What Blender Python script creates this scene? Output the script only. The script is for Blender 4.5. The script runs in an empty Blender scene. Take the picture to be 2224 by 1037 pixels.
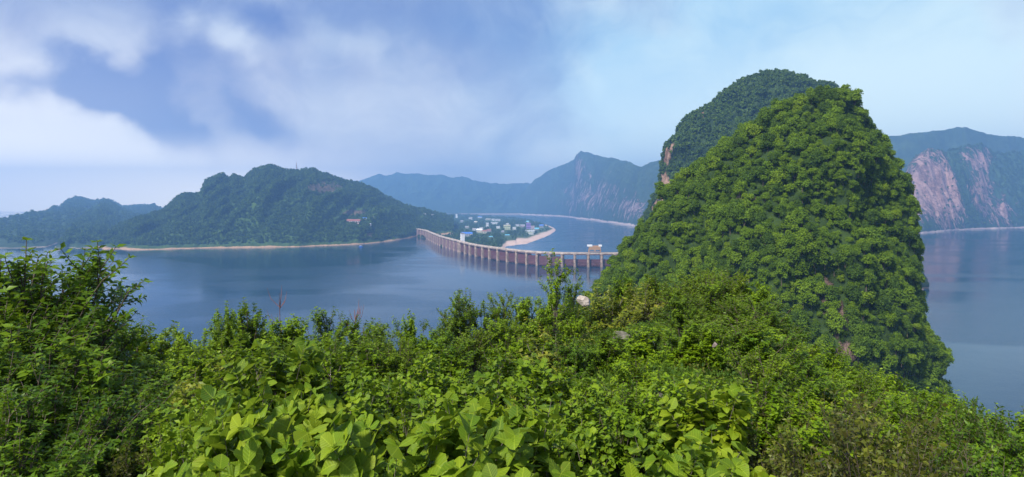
import bpy, math, random
import numpy as np
from mathutils import Vector, Matrix
random.seed(7); RNG = np.random.default_rng(7)
SC = bpy.context.scene; COL = SC.collection
# ---------------------------------------------------------------- camera, world, sun, exposure
W, HGT, F, YH, CZ = 2224.0, 1037.0, 1325.0, 440.0, 150.0
cam = bpy.data.objects.new('camera', bpy.data.cameras.new('camera')); COL.objects.link(cam)
cam.location = (0, 0, CZ); cam.rotation_euler = (math.radians(90), 0, 0)
cam.data.sensor_width = 36; cam.data.lens = 36 * F / W
cam.data.shift_y = -(HGT / 2 - YH) / W
cam.data.clip_start = 0.1; cam.data.clip_end = 40000
SC.camera = cam
SUN_EL, SUN_AZ = math.radians(50), math.radians(-138)     # azimuth from +Y, clockwise seen from above
sd = bpy.data.lights.new('sun', 'SUN'); sd.energy = 5.0; sd.angle = math.radians(9.0); sd.color = (1.0, 0.95, 0.86)
sun = bpy.data.objects.new('sun', sd); COL.objects.link(sun)
sdir = Vector((math.sin(SUN_AZ) * math.cos(SUN_EL), math.cos(SUN_AZ) * math.cos(SUN_EL), math.sin(SUN_EL)))
sun.rotation_euler = sdir.to_track_quat('Z', 'Y').to_euler()
sun.location = (0, 0, 900)
SC.view_settings.view_transform = 'Standard'; SC.view_settings.look = 'None'
SC.view_settings.exposure = 0.62; SC.view_settings.gamma = 1.0
SC.render.engine = 'CYCLES'
cy = SC.cycles
cy.use_denoising = True; cy.max_bounces = 6; cy.diffuse_bounces = 3; cy.glossy_bounces = 3
cy.transmission_bounces = 3; cy.volume_bounces = 1; cy.transparent_max_bounces = 4
cy.sample_clamp_indirect = 4.0
HAZE_DENSITY = 0.000155
HAZE_COLOR = (0.27, 0.52, 0.92, 1)

class NT:
    """small node-tree helper"""
    def __init__(s, nt): s.t = nt; s.n = nt.nodes; s.l = nt.links
    def node(s, ty, **kw):
        n = s.n.new(ty)
        for k, v in kw.items():
            if k == 'inp':
                for i, x in v.items():
                    if hasattr(x, 'is_linked') or hasattr(x, 'links'): s.l.new(x, n.inputs[i])
                    else: n.inputs[i].default_value = x
            else: setattr(n, k, v)
        return n
    def m(s, op, a, b=0.0, c=None, clamp=False):
        n = s.n.new('ShaderNodeMath'); n.operation = op; n.use_clamp = clamp
        for i, x in enumerate((a, b, c)):
            if x is None: continue
            if isinstance(x, (int, float)): n.inputs[i].default_value = x
            else: s.l.new(x, n.inputs[i])
        return n.outputs[0]
    def mix(s, f, a, b, blend='MIX'):
        n = s.n.new('ShaderNodeMix'); n.data_type = 'RGBA'; n.blend_type = blend; n.clamp_factor = True
        for sock, x in ((n.inputs[0], f), (n.inputs[6], a), (n.inputs[7], b)):
            if isinstance(x, (int, float)): sock.default_value = x
            elif isinstance(x, tuple): sock.default_value = x if len(x) == 4 else (*x, 1)
            else: s.l.new(x, sock)
        return n.outputs[2]
    def noise(s, vec, scale, detail=4, rough=0.55, dist=0.0, out='Fac'):
        n = s.n.new('ShaderNodeTexNoise'); s.l.new(vec, n.inputs['Vector'])
        n.inputs['Scale'].default_value = scale; n.inputs['Detail'].default_value = detail
        n.inputs['Roughness'].default_value = rough; n.inputs['Distortion'].default_value = dist
        return n.outputs[out]
    def scale(s, vec, sx, sy, sz, loc=(0, 0, 0)):
        n = s.n.new('ShaderNodeMapping'); s.l.new(vec, n.inputs['Vector'])
        n.inputs['Scale'].default_value = (sx, sy, sz); n.inputs['Location'].default_value = loc
        return n.outputs[0]
    def ramp(s, f, stops):
        n = s.n.new('ShaderNodeValToRGB'); s.l.new(f, n.inputs[0])
        e = n.color_ramp.elements
        while len(e) < len(stops): e.new(0.5)
        for k, (p, c) in enumerate(stops): e[k].position = p; e[k].color = (*c, 1) if len(c) == 3 else c
        return n.outputs[0]
    def smooth(s, f, a, b, lo=0.0, hi=1.0):
        n = s.n.new('ShaderNodeMapRange'); n.interpolation_type = 'SMOOTHSTEP'
        s.l.new(f, n.inputs[0]); n.inputs[1].default_value = a; n.inputs[2].default_value = b
        n.inputs[3].default_value = lo; n.inputs[4].default_value = hi
        return n.outputs[0]

world = bpy.data.worlds.new('World'); SC.world = world; world.use_nodes = True
w = NT(world.node_tree); w.n.clear()
tc = w.node('ShaderNodeTexCoord').outputs['Generated']
sep = w.node('ShaderNodeSeparateXYZ', inp={0: tc})
az = w.m('ARCTAN2', sep.outputs[0], sep.outputs[1])
el = w.m('ARCSINE', sep.outputs[2])
def aze(px, py):
    x, z = (px - W / 2) / F, (YH - py) / F
    return math.atan2(x, 1), math.atan2(z, math.hypot(x, 1))
warp = w.noise(tc, 3.0, 4, 0.55, out='Color'); ws = w.node('ShaderNodeSeparateXYZ', inp={0: warp})
warp2 = w.noise(tc, 11.0, 4, 0.55, out='Color'); ws2 = w.node('ShaderNodeSeparateXYZ', inp={0: warp2})
azw = w.m('ADD', w.m('ADD', az, w.m('MULTIPLY', w.m('SUBTRACT', ws.outputs[0], 0.5), 0.42)), w.m('MULTIPLY', w.m('SUBTRACT', ws2.outputs[0], 0.5), 0.12))
elw = w.m('ADD', w.m('ADD', el, w.m('MULTIPLY', w.m('SUBTRACT', ws.outputs[1], 0.5), 0.20)), w.m('MULTIPLY', w.m('SUBTRACT', ws2.outputs[1], 0.5), 0.07))
def blob(px, py, sx, sy, wt, rot=0.0):
    a, e = aze(px, py); sx /= F; sy /= F; c, s_ = math.cos(math.radians(rot)), math.sin(math.radians(rot))
    x = w.m('SUBTRACT', azw, a); y = w.m('SUBTRACT', elw, e)
    da = w.m('DIVIDE', w.m('ADD', w.m('MULTIPLY', x, c), w.m('MULTIPLY', y, s_)), sx)
    de = w.m('DIVIDE', w.m('ADD', w.m('MULTIPLY', x, -s_), w.m('MULTIPLY', y, c)), sy)
    q = w.m('ADD', w.m('MULTIPLY', da, da), w.m('MULTIPLY', de, de))
    return w.m('MULTIPLY', w.m('EXPONENT', w.m('MULTIPLY', q, -1.0)), wt)
def total(bl, base=0.0):
    t = None
    for b in bl:
        o = blob(*b); t = o if t is None else w.m('ADD', t, o)
    return w.m('ADD', t, base)
wv = w.node('ShaderNodeVectorMath', operation='MULTIPLY_ADD', inp={0: warp, 1: (0.4, 0.4, 0.4), 2: tc}).outputs[0]
n1 = w.noise(w.scale(wv, 1.0, 1.0, 2.0), 2.8, 8, 0.55); n2 = w.noise(w.scale(wv, 1, 1, 1.6, (3, 1, 7)), 9.0, 9, 0.62)
# where the cloud deck is white, and where it opens to deep blue
white = total([(130, 370, 300, 110, 0.95, -12), (300, 330, 160, 50, 0.3, -30), (100, 110, 140, 45, 0.40), (300, 90, 160, 70, 0.28), (560, 85, 70, 50, 0.6), (830, 120, 140, 34, 0.34, -30),
               (930, 240, 170, 60, 0.26, -15), (700, 420, 400, 40, 0.2), (1350, 50, 260, 70, 0.5), (1260, 160, 80, 30, 0.4), (2060, 130, 260, 260, 0.8), (1520, 330, 330, 90, 0.4), (1900, 270, 300, 60, 0.4)], 0.02)
blue = total([(330, 235, 210, 48, 1.15, -30), (120, 190, 210, 34, 0.8), (440, 170, 65, 38, 0.7), (665, 260, 85, 55, 0.6, -20), (640, 30, 110, 36, 0.6), (440, 60, 60, 60, 0.35), (1050, 150, 200, 140, 0.42, 25),
              (1180, 260, 120, 70, 0.4), (640, 170, 230, 60, 0.42), (700, 290, 160, 60, 0.3), (500, 250, 120, 60, 0.25)], 0.0)
cyan = total([(1400, 200, 430, 200, 0.8), (1750, 110, 260, 150, 0.9), (1950, 250, 500, 190, 0.8)], 0.0)
L = w.m('ADD', w.m('ADD', white, w.m('MULTIPLY', w.m('SUBTRACT', n1, 0.5), 0.95)), w.m('MULTIPLY', w.m('SUBTRACT', n2, 0.5), 0.62))
L = w.m('SUBTRACT', L, w.m('MULTIPLY', blue, 0.6))
Lc = w.smooth(L, -0.25, 0.95)
lav = (1.3, 1.85, 3.9); wht = (5.0, 5.6, 6.4); deep = (0.28, 0.95, 3.5); pale = (2.2, 4.4, 6.5); crm = (5.5, 7.0, 7.2)
cy_ = w.m('MULTIPLY', cyan, 1.0, clamp=True)
cloud = w.mix(Lc, w.mix(cy_, lav, pale), w.mix(cy_, wht, crm))
opening = w.smooth(w.m('ADD', w.m('ADD', blue, w.m('MULTIPLY', w.m('SUBTRACT', n1, 0.5), -0.8)), w.m('MULTIPLY', w.m('SUBTRACT', n2, 0.5), -0.45)), 0.02, 1.0)
cloud = w.mix(w.m('MULTIPLY', opening, 0.9), cloud, deep)
# the overcast brightens and warms towards the horizon, all the way round
dim = w.m('MULTIPLY', total([(690, 330, 330, 130, 0.62), (1050, 330, 220, 120, 0.45)], 0.0), 1.0, clamp=True)
hzn = w.m('MULTIPLY', w.smooth(el, 0.30, 0.04, 0, 0.85), w.m('MULTIPLY', w.m('SUBTRACT', 1.0, w.m('MULTIPLY', opening, 0.7)), w.m('SUBTRACT', 1.0, w.m('MULTIPLY', dim, 0.8))))
cloud = w.mix(hzn, cloud, w.mix(cy_, (12.5, 11.4, 9.6), (8.0, 9.4, 8.8)))
cloud = w.mix(w.m('MULTIPLY', w.smooth(el, 0.11, 0.0), w.smooth(az, -0.08, -0.45)), cloud, (23.0, 20.0, 14.5))
sky = w.node('ShaderNodeTexSky', sky_type='NISHITA', sun_disc=False, sun_elevation=SUN_EL, sun_rotation=SUN_AZ, air_density=1.2, dust_density=1.5)
low = w.smooth(el, -0.25, -0.02)
col = w.mix(0.12, cloud, sky.outputs[0])
col = w.mix(low, (1.0, 1.4, 1.6), col)
bg = w.node('ShaderNodeBackground', inp={0: col, 1: 0.1})
w.l.new(bg.outputs[0], w.node('ShaderNodeOutputWorld').inputs[0])

# ---------------------------------------------------------------- helpers
def P(px, py, D): return np.array([(px - W / 2) / F * D, D, CZ - (py - YH) / F * D])
def PZ(px, py, z):
    D = (CZ - z) * F / (py - YH); return P(px, py, D)
def proj(v): return W / 2 + v[..., 0] / v[..., 1] * F, YH + (CZ - v[..., 2]) / v[..., 1] * F
def tag(o, label=None, cat=None, group=None, kind=None):
    if label: o['label'] = label
    if cat: o['category'] = cat
    if group: o['group'] = group
    if kind: o['kind'] = kind
    return o
def empty(name, loc, rz=0.0):
    o = bpy.data.objects.new(name, None); COL.objects.link(o); o.location = loc; o.rotation_euler = (0, 0, rz)
    o.empty_display_size = 0.2
    return o
def link(name, me, parent=None, mats=()):
    for m_ in mats: me.materials.append(m_)
    o = bpy.data.objects.new(name, me); COL.objects.link(o)
    if parent is not None: o.parent = parent
    return o
def npmesh(name, V, faces_list, mats=(), smooth=True, attrs=None, matidx=None):
    """faces_list: list of int arrays (n,k)"""
    me = bpy.data.meshes.new(name); V = np.asarray(V, dtype=np.float32)
    me.vertices.add(len(V)); me.vertices.foreach_set('co', V.ravel())
    loops = np.concatenate([f.ravel() for f in faces_list]).astype(np.int32)
    tot = np.concatenate([np.full(len(f), f.shape[1]) for f in faces_list]).astype(np.int32)
    st = np.concatenate([[0], np.cumsum(tot)[:-1]]).astype(np.int32)
    me.loops.add(len(loops)); me.loops.foreach_set('vertex_index', loops)
    me.polygons.add(len(tot)); me.polygons.foreach_set('loop_start', st); me.polygons.foreach_set('loop_total', tot)
    me.polygons.foreach_set('use_smooth', np.full(len(tot), smooth))
    if matidx is not None: me.polygons.foreach_set('material_index', matidx.astype(np.int32))
    for m_ in mats: me.materials.append(m_)
    if attrs:
        for k, a in attrs.items():
            at = me.attributes.new(k, 'FLOAT', 'POINT'); at.data.foreach_set('value', np.asarray(a, dtype=np.float32))
    me.update(calc_edges=True); me.validate()
    return me
# value noise
def _h(i, j, k):
    n = (i * 374761393 + j * 668265263 + k * 2147483647 + 1013904223) & 0x7fffffff
    n = ((n ^ (n >> 13)) * 1274126177) & 0x7fffffff
    n = ((n ^ (n >> 16)) * 2246822519 & 0x7fffffff)
    return (n & 0xffff) / 65535.0
def vnoise(x, y, z=0.0):
    x = np.asarray(x, float); y = np.asarray(y, float); z = np.zeros_like(x) + z
    i, j, k = np.floor(x).astype(np.int64), np.floor(y).astype(np.int64), np.floor(z).astype(np.int64)
    fx, fy, fz = x - i, y - j, z - k
    fx, fy, fz = [f * f * (3 - 2 * f) for f in (fx, fy, fz)]
    def L_(a, b, t): return a + (b - a) * t
    c = lambda a, b, d: _h(i + a, j + b, k + d)
    return L_(L_(L_(c(0,0,0), c(1,0,0), fx), L_(c(0,1,0), c(1,1,0), fx), fy), L_(L_(c(0,0,1), c(1,0,1), fx), L_(c(0,1,1), c(1,1,1), fx), fy), fz) * 2 - 1
def fbm(x, y, z=0.0, o=5, g=0.5):
    s, a, f = 0.0, 1.0, 1.0
    for _ in range(o):
        s = s + a * vnoise(np.asarray(x) * f, np.asarray(y) * f, np.asarray(z) * f + 7.3 * _); a *= g; f *= 2.03
    return s
def ridged(x, y, o=4):
    s, a, f = 0.0, 1.0, 1.0
    for _ in range(o):
        s = s + a * (1 - np.abs(vnoise(np.asarray(x) * f, np.asarray(y) * f, 3.1 + _)) * 2.2); a *= 0.5; f *= 2.1
    return s / 1.9

# ---------------------------------------------------------------- materials
def mat(name):
    m_ = bpy.data.materials.new(name); m_.use_nodes = True; t = NT(m_.node_tree); t.n.clear()
    out = t.node('ShaderNodeOutputMaterial'); b = t.node('ShaderNodeBsdfPrincipled')
    t.l.new(b.outputs[0], out.inputs[0]); return m_, t, b, out
def plain(name, c, rough=0.8, var=0.15, scale=0.6, metal=0.0):
    m_, t, b, _ = mat(name)
    tcn = t.node('ShaderNodeTexCoord').outputs['Object']
    n = t.noise(tcn, scale, 5, 0.6)
    d = tuple(x * (1 - var * 2) for x in c); l_ = tuple(min(1, x * (1 + var * 1.5)) for x in c)
    t.l.new(t.ramp(n, [(0.3, d), (0.7, l_)]), b.inputs['Base Color'])
    b.inputs['Roughness'].default_value = rough; b.inputs['Metallic'].default_value = metal
    bp = t.node('ShaderNodeBump', inp={'Height': n, 'Strength': 0.3}); t.l.new(bp.outputs[0], b.inputs['Normal'])
    return m_
def leafmat(name, cols, trans=0.35, rough=0.45, vein=False, isl=0.5):
    """per-leaf and per-plant colour spread, thin translucent leaves"""
    m_, t, b, out = mat(name)
    geo = t.node('ShaderNodeNewGeometry'); oi = t.node('ShaderNodeObjectInfo')
    f = t.m('ADD', t.m('MULTIPLY', geo.outputs['Random Per Island'], isl), t.m('MULTIPLY', oi.outputs['Random'], 1 - isl))
    k = len(cols); c = t.ramp(f, [(0.12 + 0.76 * i / (k - 1), q) for i, q in enumerate(cols)])
    tcn = t.node('ShaderNodeTexCoord').outputs['Object']
    c = t.mix(t.smooth(t.noise(tcn, 0.9, 3), 0.35, 0.7, 0.0, 0.45), c, cols[-1])
    if vein:
        sp = t.smooth(t.noise(tcn, 34.0, 3, 0.6), 0.66, 0.72, 0, 0.75); c = t.mix(sp, c, (0.16, 0.09, 0.02)); c = t.mix(t.smooth(t.noise(tcn, 9.0, 2), 0.5, 0.75, 0, 0.5), c, (0.20, 0.24, 0.015))
        uv = t.node('ShaderNodeUVMap').outputs[0]; su = t.node('ShaderNodeSeparateXYZ', inp={0: uv})
        ax = t.m('ABSOLUTE', su.outputs[0])
        vs = t.m('SINE', t.m('MULTIPLY', t.m('SUBTRACT', su.outputs[1], t.m('MULTIPLY', ax, 0.7)), 46.0))
        line = t.m('MAXIMUM', t.smooth(ax, 0.035, 0.0), t.m('MULTIPLY', t.smooth(vs, 0.82, 1.0), 0.55))
        c = t.mix(t.m('MULTIPLY', line, 0.4), c, tuple(min(1, x * 1.9 + 0.02) for x in cols[-1]))
        bp = t.node('ShaderNodeBump', inp={'Height': vs, 'Strength': 0.15, 'Distance': 0.01}); t.l.new(bp.outputs[0], b.inputs['Normal'])
    t.l.new(c, b.inputs['Base Color']); b.inputs['Roughness'].default_value = rough
    b.inputs['Specular IOR Level'].default_value = 0.22
    tr = t.node('ShaderNodeBsdfTranslucent', inp={0: t.mix(0.5, c, (0.25, 0.34, 0.03), 'MIX')})
    mx = t.node('ShaderNodeMixShader', inp={0: trans, 1: b.outputs[0], 2: tr.outputs[0]})
    t.l.new(mx.outputs[0], out.inputs[0]); return m_
M = {}
M['broad'] = leafmat('broad_leaf', [(0.05, 0.11, 0.006), (0.10, 0.19, 0.008), (0.165, 0.25, 0.009), (0.24, 0.31, 0.012)], 0.38, 0.55, True)
M['medium'] = leafmat('medium_leaf', [(0.055, 0.115, 0.006), (0.10, 0.185, 0.007), (0.145, 0.24, 0.008), (0.21, 0.30, 0.010)], 0.36, 0.5, True)
M['small'] = leafmat('small_leaf', [(0.055, 0.115, 0.005), (0.105, 0.195, 0.006), (0.16, 0.265, 0.007), (0.23, 0.33, 0.009)], 0.38)
M['deepgreen'] = leafmat('deep_green_leaf', [(0.032, 0.080, 0.005), (0.06, 0.135, 0.006), (0.10, 0.19, 0.007), (0.15, 0.24, 0.009)], 0.35)
M['feather'] = leafmat('feathery_leaf', [(0.06, 0.115, 0.008), (0.10, 0.18, 0.009), (0.14, 0.225, 0.010), (0.19, 0.275, 0.012)], 0.38)
M['golden'] = leafmat('golden_leaf', [(0.07, 0.11, 0.01), (0.14, 0.19, 0.014), (0.22, 0.25, 0.02), (0.27, 0.24, 0.03)], 0.35)
M['brown'] = leafmat('bronze_leaf', [(0.04, 0.06, 0.01), (0.07, 0.06, 0.012), (0.08, 0.11, 0.012), (0.17, 0.18, 0.018)], 0.3)
M['hilltree'] = leafmat('hillside_leaf', [(0.06, 0.12, 0.005), (0.09, 0.165, 0.006), (0.13, 0.22, 0.007), (0.165, 0.26, 0.008)], 0.35, 0.7, isl=0.3)
M['hilldark'] = leafmat('hillside_dark_leaf', [(0.035, 0.075, 0.006), (0.05, 0.10, 0.007), (0.07, 0.135, 0.008), (0.10, 0.17, 0.009)], 0.32, 0.7, isl=0.3)
M['hillpale'] = leafmat('hillside_yellow_green_leaf', [(0.085, 0.155, 0.005), (0.115, 0.20, 0.006), (0.15, 0.245, 0.007), (0.20, 0.29, 0.009)], 0.38, 0.7, isl=0.3)
M['backtree'] = leafmat('back_peak_leaf', [(0.022, 0.058, 0.008), (0.038, 0.085, 0.010), (0.06, 0.12, 0.011), (0.10, 0.16, 0.012)], 0.25, 0.6)
M['fartree'] = leafmat('far_hillside_leaf', [(0.010, 0.038, 0.006), (0.022, 0.062, 0.007), (0.042, 0.095, 0.008), (0.08, 0.14, 0.010)], 0.15, 0.7)
M['bark'] = plain('bark', (0.10, 0.075, 0.055), 0.9, 0.3, 6)
M['greystem'] = plain('grey_twig', (0.16, 0.13, 0.11), 0.9, 0.3, 10)
M['redstem'] = plain('red_dead_twig', (0.22, 0.09, 0.07), 0.9, 0.25, 10)

def terrain_mat(name, veg, veg2, rock, rock2, sand, streak=0.02, shore=(6, 12), z0=0.0, bump=2.0, tex=0.05):
    m_, t, b, _ = mat(name)
    geo = t.node('ShaderNodeNewGeometry'); pos = geo.outputs['Position']
    n = t.noise(pos, tex, 6, 0.62); nb = t.noise(pos, tex * 0.22, 4, 0.55)
    g = t.mix(t.smooth(n, 0.35, 0.68), veg, veg2)
    g = t.mix(t.smooth(nb, 0.45, 0.7, 0, 0.6), g, tuple(x * 1.5 for x in veg2))
    st = t.noise(t.scale(pos, 1, 1, 0.25), streak, 6, 0.65, 0.6)
    r = t.mix(t.smooth(t.m('ADD', t.m('MULTIPLY', st, 0.6), t.m('MULTIPLY', t.noise(t.scale(pos, 1, 1, 1.6), streak * 2.2, 7, 0.72, 1.2), 0.4)), 0.40, 0.60), rock, rock2)
    at = t.node('ShaderNodeAttribute', attribute_name='rock').outputs['Fac']
    rk = t.smooth(t.m('ADD', at, t.m('MULTIPLY', t.m('SUBTRACT', t.noise(t.scale(pos, 1, 1, 0.45), streak * 1.3, 6, 0.7, 0.8), 0.5), 2.2)), 0.40, 0.62)
    c = t.mix(rk, g, r)
    sz = t.node('ShaderNodeSeparateXYZ', inp={0: pos}).outputs[2]
    zz = t.m('ADD', sz, t.m('MULTIPLY', t.m('SUBTRACT', t.noise(pos, 0.012, 6, 0.7), 0.5), shore[1] * 2.0))
    sh = t.smooth(zz, z0 + shore[0] + 1.5, z0 + shore[0] - 1.5)
    sc_ = t.mix(t.noise(t.scale(pos, 1, 1, 4), 0.09, 5, 0.7), tuple(x * 0.55 for x in sand), tuple(min(1, x * 1.25) for x in sand))
    c = t.mix(sh, c, sc_)
    t.l.new(c, b.inputs['Base Color']); b.inputs['Roughness'].default_value = 0.95
    b.inputs['Specular IOR Level'].default_value = 0.15
    crk = t.noise(t.scale(pos, 1, 1, 0.8), streak * 3.5, 7, 0.7, 0.9)
    hb = t.m('ADD', t.m('ADD', n, t.m('MULTIPLY', st, 0.6)), t.m('MULTIPLY', t.m('MULTIPLY', rk, crk), 1.8))
    bp = t.node('ShaderNodeBump', inp={'Height': hb, 'Strength': 0.9, 'Distance': bump * 4}); t.l.new(bp.outputs[0], b.inputs['Normal'])
    return m_
ROCK, ROCK2 = (0.20, 0.15, 0.13), (0.34, 0.27, 0.24)
M['t_left'] = terrain_mat('wooded_hill', (0.02, 0.048, 0.010), (0.045, 0.08, 0.013), (0.10, 0.075, 0.05), (0.17, 0.12, 0.08), (0.42, 0.27, 0.16), shore=(3.5, 7))
M['t_far'] = terrain_mat('far_mountain', (0.02, 0.042, 0.018), (0.035, 0.06, 0.025), ROCK, ROCK2, (0.36, 0.27, 0.22), shore=(1, 4), tex=0.02)
M['t_mid'] = terrain_mat('river_mountain', (0.02, 0.042, 0.018), (0.035, 0.06, 0.024), (0.20, 0.13, 0.12), (0.46, 0.33, 0.30), (0.62, 0.48, 0.42), z0=-15, shore=(12, 22), streak=0.012, tex=0.015, bump=5)
M['t_cliff'] = terrain_mat('pink_cliff', (0.022, 0.052, 0.02), (0.04, 0.075, 0.026), (0.22, 0.12, 0.105), (0.64, 0.40, 0.34), (0.66, 0.5, 0.44), shore=(7, 9), streak=0.022, tex=0.02, bump=4.5)
M['t_peak'] = terrain_mat('peak_ground', (0.02, 0.04, 0.01), (0.035, 0.06, 0.012), (0.07, 0.045, 0.035), (0.22, 0.15, 0.12), (0.3, 0.2, 0.14), streak=0.12, shore=(2, 2), tex=0.3, bump=0.3)
M['t_back'] = terrain_mat('back_peak_ground', (0.02, 0.04, 0.012), (0.035, 0.06, 0.015), (0.16, 0.09, 0.06), (0.42, 0.27, 0.19), (0.3, 0.2, 0.14), streak=0.06, shore=(2, 2), tex=0.1, bump=0.6)
M['t_spit'] = terrain_mat('spit_land', (0.03, 0.06, 0.02), (0.055, 0.09, 0.025), (0.15, 0.12, 0.08), (0.25, 0.18, 0.12), (0.62, 0.45, 0.36), z0=-15, shore=(6.5, 2.5), tex=0.02)
M['t_hilltop'] = terrain_mat('hilltop_soil', (0.03, 0.045, 0.012), (0.06, 0.075, 0.02), (0.13, 0.10, 0.08), (0.28, 0.23, 0.19), (0.2, 0.15, 0.1), streak=0.5, shore=(1, 1), tex=1.4, bump=0.02)
M['rock'] = plain('pale_rock', (0.42, 0.36, 0.31), 0.9, 0.3, 3.0)
M['darkrock'] = plain('dark_pink_rock', (0.22, 0.17, 0.15), 0.9, 0.3, 3.0)

def water_mat(name, body, rough_lo, rough_hi, bumpy):
    m_, t, b, _ = mat(name)
    pos = t.node('ShaderNodeNewGeometry').outputs['Position']
    b.inputs['Base Color'].default_value = (*body, 1)
    streak = t.noise(t.scale(pos, 0.0022, 0.0045, 1), 1.0, 3, 0.5, 0.8)
    rp = t.smooth(streak, 0.42, 0.58)
    t.l.new(t.m('ADD', t.m('MULTIPLY', rp, rough_hi - rough_lo), rough_lo), b.inputs['Roughness'])
    b.inputs['IOR'].default_value = 1.333; b.inputs['Specular IOR Level'].default_value = 0.42
    h = t.m('ADD', t.noise(t.scale(pos, 1, 1.4, 1), 0.35, 4, 0.6), t.m('MULTIPLY', t.noise(pos, 0.05, 3, 0.5), 2.0))
    bp = t.node('ShaderNodeBump', inp={'Height': h, 'Distance': bumpy}); t.l.new(t.m('ADD', t.m('MULTIPLY', rp, 0.5), 0.3), bp.inputs['Strength'])
    t.l.new(bp.outputs[0], b.inputs['Normal']); return m_
M['lake'] = water_mat('lake_water', (0.004, 0.030, 0.060), 0.02, 0.13, 0.22)
M['river'] = water_mat('river_water', (0.012, 0.045, 0.085), 0.05, 0.16, 0.25)
M['concrete'] = plain('dam_concrete', (0.32, 0.235, 0.18), 0.9, 0.4, 0.14)
M['deckcon'] = plain('deck_concrete', (0.46, 0.38, 0.32), 0.85, 0.25, 0.1)
M['gate'] = plain('rusty_gate_steel', (0.10, 0.030, 0.035), 0.7, 0.25, 0.4)
M['wallcon'] = plain('stained_concrete', (0.20, 0.11, 0.11), 0.9, 0.35, 0.09)
M['tan'] = plain('tan_steel', (0.42, 0.25, 0.13), 0.7, 0.15, 1)
M['white'] = plain('white_paint', (0.80, 0.80, 0.80), 0.7, 0.05, 1)
M['cream'] = plain('cream_plaster', (0.66, 0.60, 0.46), 0.8, 0.08, 0.5)
M['pink'] = plain('pinkish_plaster', (0.55, 0.42, 0.44), 0.8, 0.08, 0.5)
M['yellow'] = plain('yellow_green_plaster', (0.55, 0.60, 0.36), 0.8, 0.08, 0.5)
M['purple'] = plain('purple_plaster', (0.30, 0.18, 0.50), 0.8, 0.08, 0.5)
M['greyw'] = plain('grey_plaster', (0.42, 0.42, 0.44), 0.8, 0.08, 0.5)
M['blueroof'] = plain('blue_sheet_roof', (0.05, 0.16, 0.52), 0.5, 0.08, 0.5)
M['cyanroof'] = plain('cyan_sheet_roof', (0.15, 0.50, 0.66), 0.5, 0.08, 0.5)
M['redroof'] = plain('red_tile_roof', (0.28, 0.10, 0.08), 0.8, 0.15, 0.5)
M['greyroof'] = plain('grey_roof', (0.30, 0.29, 0.30), 0.8, 0.1, 0.5)
M['glass'] = plain('window_glass', (0.03, 0.04, 0.06), 0.15, 0.05, 1)
M['steel'] = plain('mast_steel', (0.38, 0.26, 0.26), 0.5, 0.1, 1, 0.3)

# ---------------------------------------------------------------- geometry-node scatter (only for 'stuff')
def proto_collection(name, meshes):
    c = bpy.data.collections.new(name)
    for k, me in enumerate(meshes):
        o = bpy.data.objects.new('%s_%02d' % (name, k), me); c.objects.link(o)
    return c
def scatter(name, pts, scl, coll, nvar, label, cat):
    pts = np.asarray(pts, np.float32); n = len(pts)
    me = bpy.data.meshes.new(name); me.vertices.add(n); me.vertices.foreach_set('co', pts.ravel())
    a = me.attributes.new('scl', 'FLOAT_VECTOR', 'POINT')
    s3 = np.repeat(np.asarray(scl, np.float32)[:, None], 3, 1) * RNG.uniform(0.85, 1.15, (n, 3)).astype(np.float32); a.data.foreach_set('vector', s3.ravel())
    a = me.attributes.new('rot', 'FLOAT_VECTOR', 'POINT')
    r = np.stack([RNG.uniform(-0.15, 0.15, n), RNG.uniform(-0.15, 0.15, n), RNG.uniform(0, 6.28, n)], 1).astype(np.float32); a.data.foreach_set('vector', r.ravel())
    a = me.attributes.new('idx', 'INT', 'POINT'); a.data.foreach_set('value', RNG.integers(0, nvar, n).astype(np.int32))
    o = link(name, me)
    g = bpy.data.node_groups.new(name + '_nodes', 'GeometryNodeTree')
    g.interface.new_socket('Geometry', in_out='INPUT', socket_type='NodeSocketGeometry'); g.interface.new_socket('Geometry', in_out='OUTPUT', socket_type='NodeSocketGeometry')
    N = g.nodes.new; gi, go = N('NodeGroupInput'), N('NodeGroupOutput'); ip = N('GeometryNodeInstanceOnPoints'); ci = N('GeometryNodeCollectionInfo')
    ci.inputs['Collection'].default_value = coll; ci.inputs['Separate Children'].default_value = True; ci.inputs['Reset Children'].default_value = True
    def na(nm, ty):
        q = N('GeometryNodeInputNamedAttribute'); q.data_type = ty; q.inputs['Name'].default_value = nm; return q.outputs[0]
    Lk = g.links.new
    Lk(gi.outputs[0], ip.inputs['Points']); Lk(ci.outputs[0], ip.inputs['Instance']); ip.inputs['Pick Instance'].default_value = True
    Lk(na('idx', 'INT'), ip.inputs['Instance Index']); Lk(na('rot', 'FLOAT_VECTOR'), ip.inputs['Rotation']); Lk(na('scl', 'FLOAT_VECTOR'), ip.inputs['Scale'])
    Lk(ip.outputs[0], go.inputs[0])
    md = o.modifiers.new('scatter', 'NODES'); md.node_group = g
    return tag(o, label, cat, None, 'stuff')

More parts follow.
